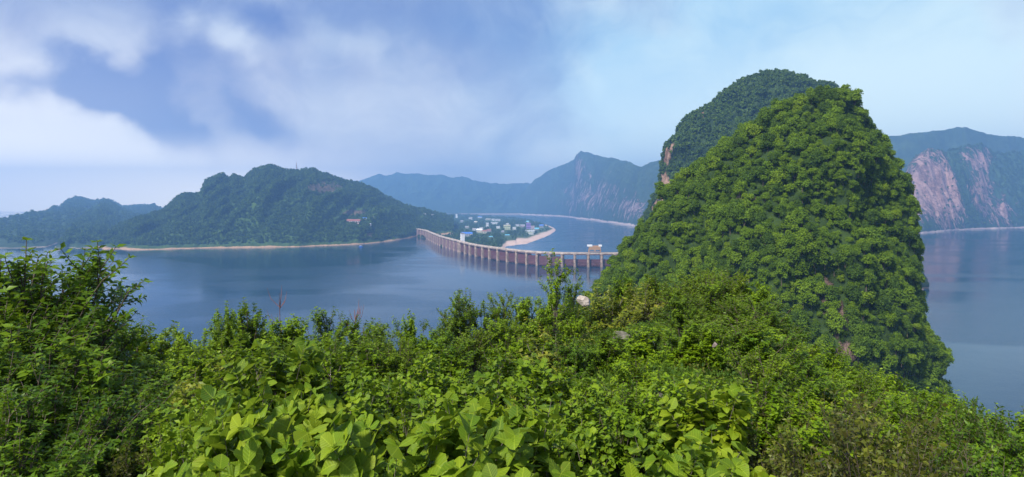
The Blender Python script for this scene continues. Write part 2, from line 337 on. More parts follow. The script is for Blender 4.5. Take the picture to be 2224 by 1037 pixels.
# ---------------------------------------------------------------- leaves, plants
def T_broad():
    # broad ovate leaf with toothed edge, folded along the midrib; x across, y along, z up
    ys = [0.0, 0.14, 0.32, 0.52, 0.70, 0.86, 1.0]
    hw = [0.0, 0.24, 0.36, 0.43, 0.40, 0.17, 0.0]
    V, uv = [], []
    for y in ys: V.append((0, y, -0.22 * y * y)); uv.append((0, y))
    Lx, Rx = [], []
    for k in range(1, 6):
        for s, lst in ((-1, Lx), (1, Rx)):
            z = 0.10 * hw[k] / 0.45 - 0.22 * ys[k] ** 2 - 0.05 * (k % 2)
            y = ys[k] + 0.05 * (1 if k % 2 else -0.5)
            lst.append(len(V)); V.append((s * hw[k], y, z)); uv.append((s * hw[k], y))
    Fq, Ft = [], []
    for lst, s in ((Lx, -1), (Rx, 1)):
        t3 = (0, 1, lst[0]) if s < 0 else (1, 0, lst[0]); Ft.append(t3)
        for k in range(4):
            q = (k + 1, k + 2, lst[k + 1], lst[k]); Fq.append(q if s < 0 else q[::-1])
        t3 = (5, 6, lst[4]) if s < 0 else (6, 5, lst[4]); Ft.append(t3)
    return np.array(V), [np.array(Fq), np.array(Ft)], np.array(uv)
def T_small():
    V = [(0, 0, 0), (-0.26, 0.45, 0.05), (0, 0.5, -0.03), (0.26, 0.45, 0.05), (0, 1, -0.14)]
    return np.array(V), [np.array([(0, 2, 1), (0, 3, 2), (1, 2, 4), (2, 3, 4)])], np.array([v[:2] for v in V])
def T_feather():
    # compound leaf: thin rachis direction with leaflet pairs
    V, Fq = [], []
    for k in range(5):
        y = 0.12 + k * 0.19
        for s in (-1, 1):
            i = len(V); V += [(0, y, 0), (s * 0.13, y - 0.02, 0.02), (s * 0.30, y + 0.07, -0.03), (s * 0.13, y + 0.10, 0.02)]
            Fq.append((i, i + 1, i + 2, i + 3))
    return np.array(V), [np.array(Fq)], np.array([v[:2] for v in V])
def T_clump():
    # a ragged spray of foliage for trees seen from hundreds of metres
    V = [(0, 0, 0), (-0.42, 0.35, 0.1), (-0.15, 0.62, -0.05), (0.12, 1.0, -0.2), (0.22, 0.55, 0.08), (0.48, 0.3, -0.05), (-0.2, -0.3, -0.12), (0.25, -0.25, -0.1)]
    return np.array(V), [np.array([(0, 2, 1), (0, 4, 3), (0, 5, 4), (0, 3, 2), (0, 1, 6), (0, 6, 7), (0, 7, 5)])], np.array([v[:2] for v in V])
def frames(dirv, nrm):
    d = dirv / np.linalg.norm(dirv, axis=1, keepdims=True)
    n = nrm - (nrm * d).sum(1, keepdims=True) * d; n /= np.linalg.norm(n, axis=1, keepdims=True) + 1e-9
    return np.stack([np.cross(d, n), d, n], 2)           # columns x,y,z
def leaves(T, pos, dirv, nrm, size):
    V, Fs, uv = T; n, k = len(pos), len(V)
    R = frames(dirv, nrm)
    # individual bend and width
    Vs = np.repeat(V[None], n, 0).copy(); Vs[:, :, 0] *= RNG.uniform(0.8, 1.15, (n, 1)); Vs[:, :, 2] *= RNG.uniform(-0.8, 2.6, (n, 1))
    out = np.einsum('nij,nkj->nki', R, Vs) * size[:, None, None] + pos[:, None]
    off = (np.arange(n) * k)[:, None, None]
    return out.reshape(-1, 3), [(f[None] + off).reshape(-1, f.shape[1]) for f in Fs], np.tile(uv, (n, 1))
def foliage_mesh(name, T, pos, dirv, nrm, size, material):
    V, Fs, uv = leaves(T, pos, dirv, nrm, size)
    me = npmesh(name, V, Fs, [material], smooth=True)
    ul = me.uv_layers.new(name='UVMap'); li = np.zeros(len(me.loops), np.int32); me.loops.foreach_get('vertex_index', li)
    ul.data.foreach_set('uv', uv[li].astype(np.float32).ravel())
    return me
def tubes(paths, sides=5):
    """paths: list of (pts (n,3), radii (n,)) -> V, faces"""
    VV, FF, o = [], [], 0
    for pts, rad in paths:
        n = len(pts); t = np.gradient(pts, axis=0); t /= np.linalg.norm(t, axis=1, keepdims=True) + 1e-9
        a = np.cross(t, np.array([0.31, 0.77, 0.1])); a /= np.linalg.norm(a, axis=1, keepdims=True) + 1e-9; b = np.cross(t, a)
        th = np.arange(sides) / sides * 2 * np.pi
        ring = pts[:, None] + rad[:, None, None] * (np.cos(th)[None, :, None] * a[:, None] + np.sin(th)[None, :, None] * b[:, None])
        VV.append(ring.reshape(-1, 3))
        for i in range(n - 1):
            for s in range(sides):
                FF.append((o + i * sides + s, o + i * sides + (s + 1) % sides, o + (i + 1) * sides + (s + 1) % sides, o + (i + 1) * sides + s))
        o += n * sides
    return np.concatenate(VV), [np.array(FF)]
def rdir(n):
    v = RNG.normal(size=(n, 3)); return v / np.linalg.norm(v, axis=1, keepdims=True)
def plant(H, R, nstem, ntwig, nleaf, leaf, T, material, stemmat, low=0.25, up=0.9, trunk=0.0, rad=0.012, twiglen=0.28, terminal=3, spread=1.0, lobes=0):
    """stems fan out from the base (or from the top of a trunk), twigs leave the stems, leaves leave the twigs"""
    paths, LP, LD, LN = [], [], [], []
    base = np.zeros(3)
    if trunk > 0:
        k = np.linspace(0, 1, 6)[:, None]; lean = rdir(1)[0] * 0.06 * H * np.array([1, 1, 0])
        tp = k * np.array([0, 0, trunk]) + (k ** 2) * lean; paths.append((tp, np.linspace(rad * 2.4, rad * 1.6, 6))); base = tp[-1]
    lc = [np.array([math.cos(t_) * q_ * R * 0.72, math.sin(t_) * q_ * R * 0.72, H * z_]) for t_, q_, z_ in zip(RNG.uniform(0, 6.28, max(1, lobes)), RNG.uniform(0.35, 1, max(1, lobes)), np.linspace(0.28, 0.86, max(1, lobes)))] + [np.array([0, 0, H * 0.84])]
    for s in range(nstem):
        # target point spread through the crown volume, biased to the shell
        a = RNG.uniform(0, 2 * np.pi); c = RNG.uniform(0, 1) ** 0.75
        rr = math.sqrt(max(0, 1 - c ** 3)) * RNG.uniform(0.35, 1.05) * R * spread
        hz = base[2] + (H - base[2]) * (low + (1 - low) * (0.15 + 0.85 * max(0, c)) * RNG.uniform(0.82, 1.06))
        tgt = np.array([math.cos(a) * rr, math.sin(a) * rr, hz])
        if lobes:
            c_ = lc[s % len(lc)]; e_ = rdir(1)[0]; e_[2] = abs(e_[2]) * 0.9 - 0.15; tgt = c_ + e_ * R * RNG.uniform(0.22, 0.4); tgt[2] = min(tgt[2], H * 0.99)
        k = np.linspace(0, 1, 8)[:, None]
        midp = base + (tgt - base) * np.array([0.35, 0.35, 0.62]) + rdir(1)[0] * 0.08 * H
        pts = (1 - k) ** 2 * base + 2 * k * (1 - k) * midp + k ** 2 * tgt
        paths.append((pts, np.linspace(rad, rad * 0.22, 8)))
        for q in range(ntwig):
            f = RNG.uniform(0.38, 1.0) if q else 1.0; i = min(6, int(f * 7)); p0 = pts[i] + (pts[i + 1] - pts[i]) * (f * 7 - i)
            d0 = pts[i + 1] - pts[i]; d0 /= np.linalg.norm(d0)
            outw = p0 * np.array([1, 1, 0.0]); outw /= np.linalg.norm(outw) + 1e-6
            d = d0 * (0.9 if q else 1.6) + rdir(1)[0] * 0.85 + outw * 0.35 + np.array([0, 0, 0.25]); d /= np.linalg.norm(d)
            ln = twiglen * RNG.uniform(0.6, 1.25) * (1.1 - 0.3 * f); kk = np.linspace(0, 1, 4)[:, None]
            tw = p0 + kk * d * ln + (kk ** 2) * np.array([0, 0, 0.12 * ln]); paths.append((tw, np.linspace(rad * 0.28, rad * 0.12, 4)))
            m_ = nleaf
            fl = np.linspace(0.2, 1, m_) + RNG.uniform(-0.05, 0.05, m_); fl[-terminal:] = 1.0; fl = np.clip(fl, 0, 1)
            lp = p0 + fl[:, None] * d * ln + (fl[:, None] ** 2) * np.array([0, 0, 0.12 * ln])
            ph = np.arange(m_) * 2.4 + RNG.uniform(0, 6.28)
            a1 = np.cross(d, [0.2, 0.1, 1]); a1 /= np.linalg.norm(a1) + 1e-9; b1 = np.cross(d, a1)
            ld = np.cos(ph)[:, None] * a1 + np.sin(ph)[:, None] * b1 + d * 0.5 + rdir(m_) * 0.3
            ld[:, 2] = ld[:, 2] * 0.55 + 0.05
            ln_ = np.array([0, 0, 1.0]) * up + outw * 0.35 + rdir(m_) * 0.45
            LP.append(lp); LD.append(ld); LN.append(ln_)
    LP, LD, LN = np.concatenate(LP), np.concatenate(LD), np.concatenate(LN)
    sz = leaf * RNG.uniform(0.45, 1.3, len(LP))
    V, Fs = tubes(paths, 4)
    return npmesh('stem', V, Fs, [stemmat]), foliage_mesh('foliage', T, LP, LD, LN, sz, material)
def crown_tree(R, H, nlobe, per, clump, T, material, trunk=True):
    """tree seen from afar: uneven lobes of leaf sprays through the crown's volume"""
    LP, LN = [], []
    for q in range(nlobe):
        c = rdir(1)[0] * np.array([R * 0.58, R * 0.58, H * 0.38]) * RNG.uniform(0.5, 1.05); c[2] += H * 0.62
        r = R * RNG.uniform(0.32, 0.55)
        d = rdir(per); d[:, 2] = np.where(d[:, 2] < -0.35, -d[:, 2], d[:, 2])
        LP.append(c + d * (r * RNG.uniform(0.55, 1.08, per))[:, None] * np.array([1, 1, 1.12])); LN.append(d + rdir(per) * 0.45 + np.array([0, 0, 0.35]))
    LP, LN = np.concatenate(LP), np.concatenate(LN)
    me = foliage_mesh('crown', T, LP, rdir(len(LP)), LN, clump * RNG.uniform(0.6, 1.3, len(LP)), material)
    if not trunk: return me
    bp = [(np.array([[0, 0, -0.5], [0.05 * R, 0, H * 0.3], [0, 0.05 * R, H * 0.62]]), np.array([0.05, 0.04, 0.02]) * H * 0.6)]
    for q in range(3):
        e = rdir(1)[0] * np.array([R * 0.5, R * 0.5, 0]) + np.array([0, 0, H * 0.75]); bp.append((np.array([[0, 0, H * 0.35], e * 0.6 + np.array([0, 0, H * 0.12]), e]), np.array([0.022, 0.014, 0.006]) * H))
    V, Fs = tubes(bp, 5)
    return me, npmesh('trunk', V, Fs, [M['bark']])
def join_meshes(name, a, b):
    """crown + trunk joined into one mesh (for far trees whose parts cannot be made out)"""
    import bmesh
    bm = bmesh.new(); bm.from_mesh(a); nf = len(bm.faces); bm.from_mesh(b)
    for i, f in enumerate(bm.faces): f.material_index = 0 if i < nf else 1
    me = bpy.data.meshes.new(name); bm.to_mesh(me); bm.free(); me.materials.append(a.materials[0]); me.materials.append(b.materials[0]); return me
TB, TS, TF, TCL = T_broad(), T_small(), T_feather(), T_clump()

# ---------------------------------------------------------------- big terrain
def interp(tab, xs, col): t = np.array(tab, float); return np.interp(xs, t[:, 0], t[:, col])
def mountain(name, tab, material, z0, back, nu=260, nv=60, shape=0.85, gully=30.0, gfreq=0.004, rough=6.0, jag=3.0, rockf=None, rscale=0.004, seed=0.0, label=None):
    """tab rows: px, py of the ridge, ridge distance, foot distance. Real ridge, spurs and gullies at true distance."""
    px = np.linspace(tab[0][0], tab[-1][0], nu); py, Dr, Df = interp(tab, px, 1), interp(tab, px, 2), interp(tab, px, 3)
    X = (px - W / 2) / F; zr = CZ - (py - YH) / F * Dr
    arc = X * Dr
    zr = zr + fbm(arc / (22 * jag), seed + arc * 0, o=5, g=0.66) * jag * 1.9
    tf = np.linspace(0, 1, nv); tb = np.linspace(0, 1, nv // 3)[1:]
    V, rk, t_all = [], [], []
    for t in tf:
        D = Df + (Dr - Df) * t
        z = (z0 - 6) + (zr - z0 + 6) * (t ** shape)
        wv_ = math.sin(math.pi * min(1, t)) ** 0.8
        u = X * D * 1.0
        uw = u + fbm(u * gfreq * 0.7, t * 1.2, seed, 3) / gfreq * 0.35
        gl = ridged(uw * gfreq, np.full_like(u, t * 0.55 + seed), 4)
        z = z + (gl - 0.35) * gully * wv_ + fbm(u / 60, D / 60, seed, 4) * rough * min(1, t * 4) * (1 if t < 0.97 else 0.4)
        Dj = D - (gl - 0.35) * gully * 1.2 * wv_
        V.append(np.stack([X * Dj, Dj, z], 1)); t_all.append(np.full(nu, t)); rk.append(gl)
    for t in tb:
        D = Dr + back * t; z = zr + (z0 - 25 - zr) * t + fbm(X * D / 90, D / 90, seed, 4) * rough * (1 - t)
        V.append(np.stack([X * D, D, z], 1)); t_all.append(np.full(nu, 1 + t)); rk.append(np.zeros(nu))
    G = np.array(V); nr = len(G); V = G.reshape(-1, 3); ta = np.concatenate(t_all)
    i = np.arange(nr - 1)[:, None] * nu + np.arange(nu - 1)[None]; Fq = np.stack([i, i + 1, i + nu + 1, i + nu], 2).reshape(-1, 4)
    pxx, pyy = proj(V)
    rock = np.zeros(len(V)) if rockf is None else rockf(pxx, pyy, V, ta)
    me = npmesh(name, V, [Fq], [material], attrs={'rock': rock})
    o = link(name, me); tag(o, label, None, None, 'structure'); return o, G, rock.reshape(nr, nu), ta.reshape(nr, nu)
def surf_points(G, n, mask=None, tmax=1.25):
    """n random points on the grid, area weighted; mask (rows,cols) = keep probability"""
    a = G[:-1, :-1]; b = G[:-1, 1:]; c = G[1:, :-1]; nrm = np.cross(b - a, c - a); ar = np.linalg.norm(nrm, axis=2)
    if mask is not None: ar = ar * mask[:-1, :-1]
    p = ar.ravel() / ar.sum(); k = RNG.choice(len(p), n, p=p); i, j = k // a.shape[1], k % a.shape[1]
    u, v = RNG.random((n, 1)), RNG.random((n, 1)); d = G[1:, 1:]
    pt = (a[i, j] * (1 - u) + b[i, j] * u) * (1 - v) + (c[i, j] * (1 - u) + d[i, j] * u) * v
    nn = nrm[i, j] / (np.linalg.norm(nrm[i, j], axis=1, keepdims=True) + 1e-9)
    return pt, nn

far_protos = [crown_tree(4.2, 8.5, 6, 9, 2.6, TCL, M['fartree'], False) for _ in range(5)]
FARC = proto_collection('far_crown', far_protos)

EXT = 1
_m1 = mountain('mountain', [(-260, 520, 2600, 2050), (-60, 488, 2900, 1950), (0, 479, 3000, 1950), (63, 469, 3400, 1960), (100, 459, 3800, 1980), (130, 450, 4300, 2250), (150, 438, 4800, 2300), (165, 431, 5000, 2350), (180, 433, 5050, 2400), (200, 440, 5100, 2450), (225, 437, 5200, 2450), (245, 441, 5300, 3300), (262, 452, 5400, 3300), (290, 452, 5500, 3300), (312, 448, 5600, 3300), (335, 447, 5600, 3300), (360, 456, 5400, 3200), (430, 470, 5000, 3200), (520, 470, 4700, 3200)],
         M['t_far'], 0, 900, gully=24, jag=5, seed=1.0, label='hazy blue mountain beyond the lake at the far left')
_m2 = mountain('mountain', [(60, 572, 1900, 1850), (100, 556, 1950, 1890), (132, 534, 2050, 1880), (150, 507, 2300, 2000), (166, 487, 2700, 1900), (190, 465, 3300, 1930), (214, 448, 3800, 1980), (226, 437, 4200, 2050), (248, 445, 4200, 2450), (272, 459, 4000, 2450), (300, 470, 3800, 2450), (340, 485, 3300, 2400), (420, 510, 2700, 2300)],
         M['t_far'], 0, 500, gully=22, jag=3, seed=2.0, label='blue mountain spur sloping to the lake left of the wooded hill')
for q_, (m_, n_) in enumerate(((_m1, 6000), (_m2, 3500))):
    pts, _ = surf_points(m_[1], n_, np.where((m_[1][..., 2] > 8) & (m_[3] < 1.05), 1.0, 0.0))
    scatter('mountain_forest', pts - [0, 0, 2], RNG.uniform(1.0, 2.2, len(pts)), FARC, 5, ('hazy forest on the far left blue mountain', 'hazy forest on the spur left of the wooded hill')[q_], 'forest')
def rock_left(px, py, V, t):
    a = np.exp(-((px - 705) / 42) ** 2 - ((py - 408) / 16) ** 2) * 0.85 + np.exp(-((px - 770) / 26) ** 2 - ((py - 462) / 8) ** 2) * 0.9
    a = a + np.exp(-((px - 802) / 10) ** 2 - ((py - 510) / 5) ** 2) * 0.9 + np.exp(-((px - 850) / 60) ** 2 - ((py - 500) / 10) ** 2) * 0.25
    return np.where(t <= 1, a, 0)
hill, hG, hR, hT = mountain('hill', [(150, 560, 1960, 1860), (202, 534, 2110, 1893), (238, 511, 2250, 1900), (265, 492, 2350, 1905), (306, 475, 2480, 1910), (327, 470, 2520, 1920), (356, 458, 2560, 1935), (371, 443, 2590, 1945), (385, 431, 2600, 1955), (397, 425, 2610, 1962), (420, 426, 2610, 1975), (435, 420, 2600, 1987), (441, 405, 2600, 1987), (446, 393, 2600, 1990), (466, 386, 2610, 1995), (474, 381, 2620, 1998), (487, 382, 2630, 2000), (497, 389, 2640, 2005), (507, 381, 2650, 2010), (530, 387, 2660, 2015), (552, 369, 2680, 2020), (575, 364, 2690, 2025), (590, 361, 2700, 2030), (620, 369, 2730, 2040), (650, 372, 2760, 2050), (680, 370, 2800, 2080), (700, 376, 2850, 2100), (730, 385, 2900, 2120), (750, 391, 2950, 2137), (785, 396, 3000, 2180), (810, 408, 3050, 2230), (830, 420, 3100, 2284), (860, 435, 3200, 2400), (890, 449, 3300, 2560), (905, 455, 3400, 2686), (940, 462, 3600, 2760), (985, 470, 3900, 2900)],
    M['t_left'], 0, 900, nu=420, nv=100, shape=0.8, gully=52, gfreq=0.0062, rough=9, jag=3, rockf=rock_left, seed=3.0, label='dark green wooded hill across the lake with its pale shore')
pxg, pyg = proj(hG)
keep = np.where((hG[..., 2] > 9) & (hT < 1.1), 1.0, 0.0) * np.where(hR > 0.35, 0.08, 1.0)
keep *= np.where((np.abs(pxg - 760) < 60) & (np.abs(pyg - 465) < 22), 0.25, 1) * np.where((pxg > 830) & (pyg < 485), 0.35, 1)
pts, _ = surf_points(hG, 17000, keep)
scatter('hill_forest', pts - [0, 0, 2], RNG.uniform(0.7, 1.5, len(pts)), FARC, 5, 'dark green forest covering the wooded hill across the lake', 'forest')
mountain('mountain', [(700, 400, 9300, 8200), (780, 394, 9300, 8200), (800, 387, 9300, 8200), (826, 377, 9300, 8200), (842, 380, 9300, 8200), (862, 373, 9400, 8200), (880, 378, 9400, 8200), (905, 378, 9400, 8200), (930, 381, 9400, 8200), (962, 381, 9500, 8200), (985, 387, 9500, 8200), (1012, 386, 9500, 8200), (1030, 391, 9500, 8200), (1062, 396, 9600, 8200), (1100, 401, 9600, 8200), (1140, 397, 9700, 8200), (1180, 402, 9700, 8300), (1260, 410, 9700, 8300)],
         M['t_far'], -15, 700, gully=90, gfreq=0.0016, rough=15, jag=9, seed=4.0, label='pale blue mountain range behind the town')
def rock_mid(px, py, V, t):
    zz = V[:, 2]
    a = 0.42 * np.exp(-((px - 1275) / 60) ** 2 - ((py - 425) / 38) ** 2) + 0.5 * np.exp(-((px - 1375) / 38) ** 2 - ((py - 455) / 26) ** 2) + 0.40 * np.exp(-((px - 1258) / 14) ** 2 - ((py - 360) / 24) ** 2)
    return np.where(t <= 1, a + 0.12, 0)
mountain('mountain', [(1060, 462, 8900, 8350), (1090, 452, 8900, 8350), (1115, 440, 8900, 8350), (1130, 425, 8850, 8250), (1150, 402, 8700, 8000), (1165, 388, 8600, 7850), (1190, 371, 8300, 7550), (1215, 360, 8000, 7200), (1232, 352, 7750, 6850), (1246, 346, 7500, 6550), (1252, 334, 7000, 6200), (1262, 327, 6800, 6050), (1275, 329, 6700, 5850), (1290, 336, 6700, 5650), (1310, 343, 6250, 5200), (1340, 345, 5800, 4750), (1360, 348, 5500, 4450), (1385, 357, 5050, 4125), (1396, 360, 5000, 4050), (1410, 352, 4950, 3950), (1430, 346, 4850, 3850), (1450, 341, 4800, 3750), (1520, 338, 4700, 3600), (1600, 350, 4600, 3500)],
         M['t_mid'], -15, 900, nu=340, nv=90, shape=0.7, gully=70, gfreq=0.0028, rough=12, jag=6, rockf=rock_mid, seed=5.0, label='steep mountain with pink cliffs across the river')
mountain('mountain', [(1700, 340, 4700, 4150), (1800, 320, 4700, 4150), (1900, 289, 4700, 4150), (1916, 294, 4700, 4150), (1950, 297, 4700, 4150), (1975, 290, 4700, 4150), (2010, 285, 4700, 4150), (2060, 283, 4700, 4200), (2082, 279, 4700, 4200), (2098, 279, 4700, 4200), (2130, 290, 4700, 4200), (2163, 293, 4700, 4200), (2230, 301, 4750, 4250), (2420, 320, 4800, 4300)],
         M['t_far'], 0, 900, gully=60, gfreq=0.002, rough=12, jag=5, seed=6.0, label='blue mountain ridge rising behind the pink cliffs')
def rock_cliff(px, py, V, t):
    a = 0.78 * np.exp(-((px - 2012) / 52) ** 2 - ((py - 385) / 75) ** 2) + 0.74 * np.exp(-((px - 2062) / 42) ** 2 - ((py - 440) / 62) ** 2) + 0.5 * np.exp(-((px - 1986) / 16) ** 2 - ((py - 470) / 45) ** 2)
    a = a + 0.6 * np.exp(-((px - 2132) / 22) ** 2 - ((py - 400) / 55) ** 2) + 0.5 * np.exp(-((px - 2170) / 40) ** 2 - ((py - 460) / 50) ** 2) + 0.45 * np.exp(-((px - 2120) / 40) ** 2 - ((py - 345) / 25) ** 2)
    a = a - 0.45 * np.exp(-((px - (2068 + (py - 330) * 0.30)) / 9) ** 2)
    return np.where(t <= 1, a + 0.05, 0)
cl, cG, cR, cT = mountain('cliff', [(1840, 460, 3400, 2800), (1900, 430, 3450, 2830), (1945, 400, 3480, 2860), (1968, 366, 3500, 2890), (1975, 353, 3510, 2900), (1990, 335, 3540, 2930), (2010, 324, 3570, 2990), (2025, 322, 3600, 3060), (2043, 327, 3620, 3130), (2058, 329, 3650, 3200), (2080, 323, 3700, 3280), (2106, 319, 3750, 3360), (2133, 316, 3800, 3430), (2147, 327, 3850, 3460), (2165, 334, 3900, 3487), (2224, 328, 4000, 3600), (2420, 350, 4200, 3800)],
         M['t_cliff'], 0, 700, nu=320, nv=110, shape=0.72, gully=55, gfreq=0.0065, rough=20, jag=3, rockf=rock_cliff, seed=7.0, label='bare pink granite cliff above the lake at the right edge')
pts, _ = surf_points(cG, 4500, np.where((cT <= 1.05) & (cG[..., 2] > 14), 1.0, 0) * np.where(cR > 0.3, 0.06, 1.0))
scatter('cliff_forest', pts - [0, 0, 2], RNG.uniform(0.8, 1.7, len(pts)), FARC, 5, 'green forest patches between the pink cliffs at right', 'forest')
mountain('ridge', [(1352, 600, 1330, 1240), (1380, 545, 1450, 1300), (1420, 510, 1600, 1350), (1500, 490, 1900, 1500), (1700, 480, 2400, 1800), (1880, 490, 2900, 2300), (1940, 520, 3000, 2700)],
         M['t_left'], 0, 500, gully=15, seed=8.0, label='low wooded ridge hidden behind the two peaks')

# spit with the town
SPT = [(870, 2800, 9000), (905, 2700, 8900), (930, 2350, 8700), (960, 2050, 8300), (1000, 1890, 7700), (1040, 1740, 7300), (1075, 1660, 6900), (1090, 2000, 6600), (1100, 2270, 6400), (1120, 2330, 6200), (1145, 2380, 5800), (1160, 2560, 5300), (1172, 2720, 4900), (1185, 2900, 4550), (1196, 3120, 4230), (1204, 3380, 3950), (1208, 3620, 3680)]
def spit_height(px, D):
    t = np.array(SPT, float); a, b = np.interp(px, t[:, 0], t[:, 1]), np.interp(px, t[:, 0], t[:, 2])
    e = np.minimum(D - a, b - D); h = 12.0 * np.clip(e / np.where(px < 1120, 330.0, 620.0), 0, 1) ** 0.75
    h = np.where(px < 1085, np.maximum(h, 9.0), h)
    return -16.5 + h + np.clip((1000 - px) / 100, 0, 1) * 9
px = np.linspace(870, 1208, 150); tv = np.linspace(0, 1, 90) ** 1.4
a, b = interp(SPT, px, 1), interp(SPT, px, 2)
Dg = a[None] + (b - a)[None] * tv[:, None]; Xg = (px[None] - W / 2) / F * Dg
Zg = spit_height(px[None] + 0 * Dg, Dg) + fbm(Xg / 120, Dg / 120, 2.0, 4) * 0.9
sG = np.stack([Xg, Dg, Zg], 2); i = np.arange(89)[:, None] * 150 + np.arange(149)[None]
o = link('land', npmesh('land', sG.reshape(-1, 3), [np.stack([i, i + 1, i + 151, i + 150], 2).reshape(-1, 4)], [M['t_spit']], attrs={'rock': np.clip(fbm(Xg.ravel() / 200, Dg.ravel() / 200, 5, 3) * 0.4, 0, 1)}))
tag(o, 'low spit of land behind the dam with a pale sandy shore', None, None, 'structure')

# water and ground
def poly(name, pts, z, m_, label):
    me = bpy.data.meshes.new(name); me.from_pydata([(x, y, z) for x, y in pts], [], [list(range(len(pts)))]); me.materials.append(m_)
    o = link(name, me); return tag(o, label, None, None, 'structure')
DAMPX = [(906, 513.0), (925, 517.5), (940, 525.5), (957, 534), (986, 543.6), (1022, 555), (1054, 561.5), (1103, 570), (1168, 578.4), (1215, 580.2), (1249, 580.6), (1307, 580.6), (1352, 580.6), (1390, 580.0)]
dam_pts = np.array([PZ(x, y, 0)[:2] for x, y in DAMPX])
def smooth_path(p, n):
    d = np.concatenate([[0], np.cumsum(np.linalg.norm(np.diff(p, axis=0), axis=1))]); s = np.linspace(0, d[-1], n)
    q = np.stack([np.interp(s, d, p[:, k]) for k in range(2)], 1)
    for _ in range(25): q[1:-1] = q[1:-1] * 0.5 + (q[:-2] + q[2:]) * 0.25
    return q
dam_c = smooth_path(dam_pts, 160)
tang = np.gradient(dam_c, axis=0); tang /= np.linalg.norm(tang, axis=1, keepdims=True); dn = np.stack([-tang[:, 1], tang[:, 0]], 1)   # points downstream
if dn[80, 1] < 0: dn = -dn
lakepts = [ (9000, -3000), (9000, 4700), (2700, 4300), (1500, 3000), (420, 1500)] + [tuple(dam_c[k] + dn[k] * 6) for k in range(159, -1, -6)] + [(-560, 3000), (-886, 2850), (-1481, 2700), (-3000, 6000), (-3000, 10300), (-9900, 10300), (-9900, -3000)]
poly('lake', lakepts, 0.0, M['lake'], 'calm blue lake reflecting the clouds')
poly('river', [(-2990, 1250), (6000, 1250), (6000, 10400), (-2990, 10400)], -15.0, M['river'], 'blue river bending round the town')
poly('ground', [(-10000, -3200), (10000, -3200), (10000, 10500), (-10000, 10500)], -28.0, M['t_spit'], 'valley floor under the water')

# ---------------------------------------------------------------- the dam
dlen = np.concatenate([[0], np.cumsum(np.linalg.norm(np.diff(dam_c, axis=0), axis=1))])
DZ = 32.5
def dam_at(s): return np.array([np.interp(s, dlen, dam_c[:, 0]), np.interp(s, dlen, dam_c[:, 1])]), np.array([np.interp(s, dlen, dn[:, 0]), np.interp(s, dlen, dn[:, 1])])
def ribbon(s0, s1, prof, step=8.0):
    """sweep a closed profile [(offset downstream, z)] along the dam between arc lengths"""
    n = max(2, int((s1 - s0) / step) + 1); V = []
    for s in np.linspace(s0, s1, n):
        c, d = dam_at(s); d = d / np.linalg.norm(d); V += [(c[0] + d[0] * a_, c[1] + d[1] * a_, z) for a_, z in prof]
    k = len(prof); Fq = [(i * k + j, i * k + (j + 1) % k, (i + 1) * k + (j + 1) % k, (i + 1) * k + j) for i in range(n - 1) for j in range(k)]
    return np.array(V), Fq, [tuple(range(k))[::-1], tuple((n - 1) * k + j for j in range(k))]
def rib_obj(name, s0, s1, prof, m_, parent, step=8.0):
    V, Fq, caps = ribbon(s0, s1, prof, step); me = bpy.data.meshes.new(name); me.from_pydata([tuple(v) for v in V], [], Fq + caps); me.update()
    return link(name, me, parent, [m_])
dam = empty('dam', (0, 0, 0)); tag(dam, 'long curved concrete dam with piers and rust red gates between the hill and peak', 'dam')
damx = np.array([proj(np.array([c[0], c[1], 0.0]))[0] for c in dam_c])
def s_at_px(p): return float(np.interp(p, damx, dlen))
pier_px = [1001.6, 1013, 1023.5, 1036.5, 1051, 1066, 1084, 1104.4, 1124.6, 1146.5, 1168.4, 1194.6, 1221.5, 1248.7, 1277.7, 1306.6, 1335.6, 1364]
pier_s = [s_at_px(p) for p in pier_px]
SG = pier_s[0]; END = dlen[-1]
rib_obj('weir', SG, END, [(1, -20), (1, 2.6), (3, 3.2), (14, -20)], M['wallcon'], dam)
rib_obj('wall', 0, SG, [(-3, -20), (-3, DZ - 2.0), (3, DZ - 2.0), (14, -20)], M['wallcon'], dam)
rib_obj('deck', 0, END, [(-5, DZ - 2.0), (-5, DZ), (5, DZ), (5, DZ - 2.0)], M['deckcon'], dam)
rib_obj('parapet', 0, END, [(-5.0, DZ + .003), (-5.0, DZ + 1.5), (-4.5, DZ + 1.5), (-4.5, DZ + .003)], M['deckcon'], dam)
rib_obj('parapet', 0, END, [(4.5, DZ + .003), (4.5, DZ + 1.5), (5.0, DZ + 1.5), (5.0, DZ + .003)], M['deckcon'], dam)
rib_obj('girder', SG, END, [(-4.2, DZ - 4.39), (-4.2, DZ - 2.003), (-3.2, DZ - 2.003), (-3.2, DZ - 4.39)], M['wallcon'], dam)
def pier_mesh(wd, up, down, ztop):
    # local x along the dam, local y downstream; rounded nose upstream
    out = [(-wd / 2, up + 2.2), (-wd / 4, up + .6), (0, up), (wd / 4, up + .6), (wd / 2, up + 2.2), (wd / 2, down), (-wd / 2, down)]
    V = [(x, y, -20) for x, y in out] + [(x, y, ztop) for x, y in out]; k = len(out)
    V += [(x * 1.35, y * 1.06, ztop) for x, y in out] + [(x * 1.35, y * 1.06, ztop + 2.0) for x, y in out]
    Fq = [(j, (j + 1) % k, k + (j + 1) % k, k + j) for j in range(k)] + [(2 * k + j, 2 * k + (j + 1) % k, 3 * k + (j + 1) % k, 3 * k + j) for j in range(k)]
    Fq += [tuple(range(2 * k, 3 * k))[::-1], tuple(range(3 * k, 4 * k))]
    me = bpy.data.meshes.new('pier'); me.from_pydata(V, [], Fq); me.update(); me.materials.append(M['concrete']); return me
pm = pier_mesh(6.4, -8.0, 9.0, DZ - 4.4)
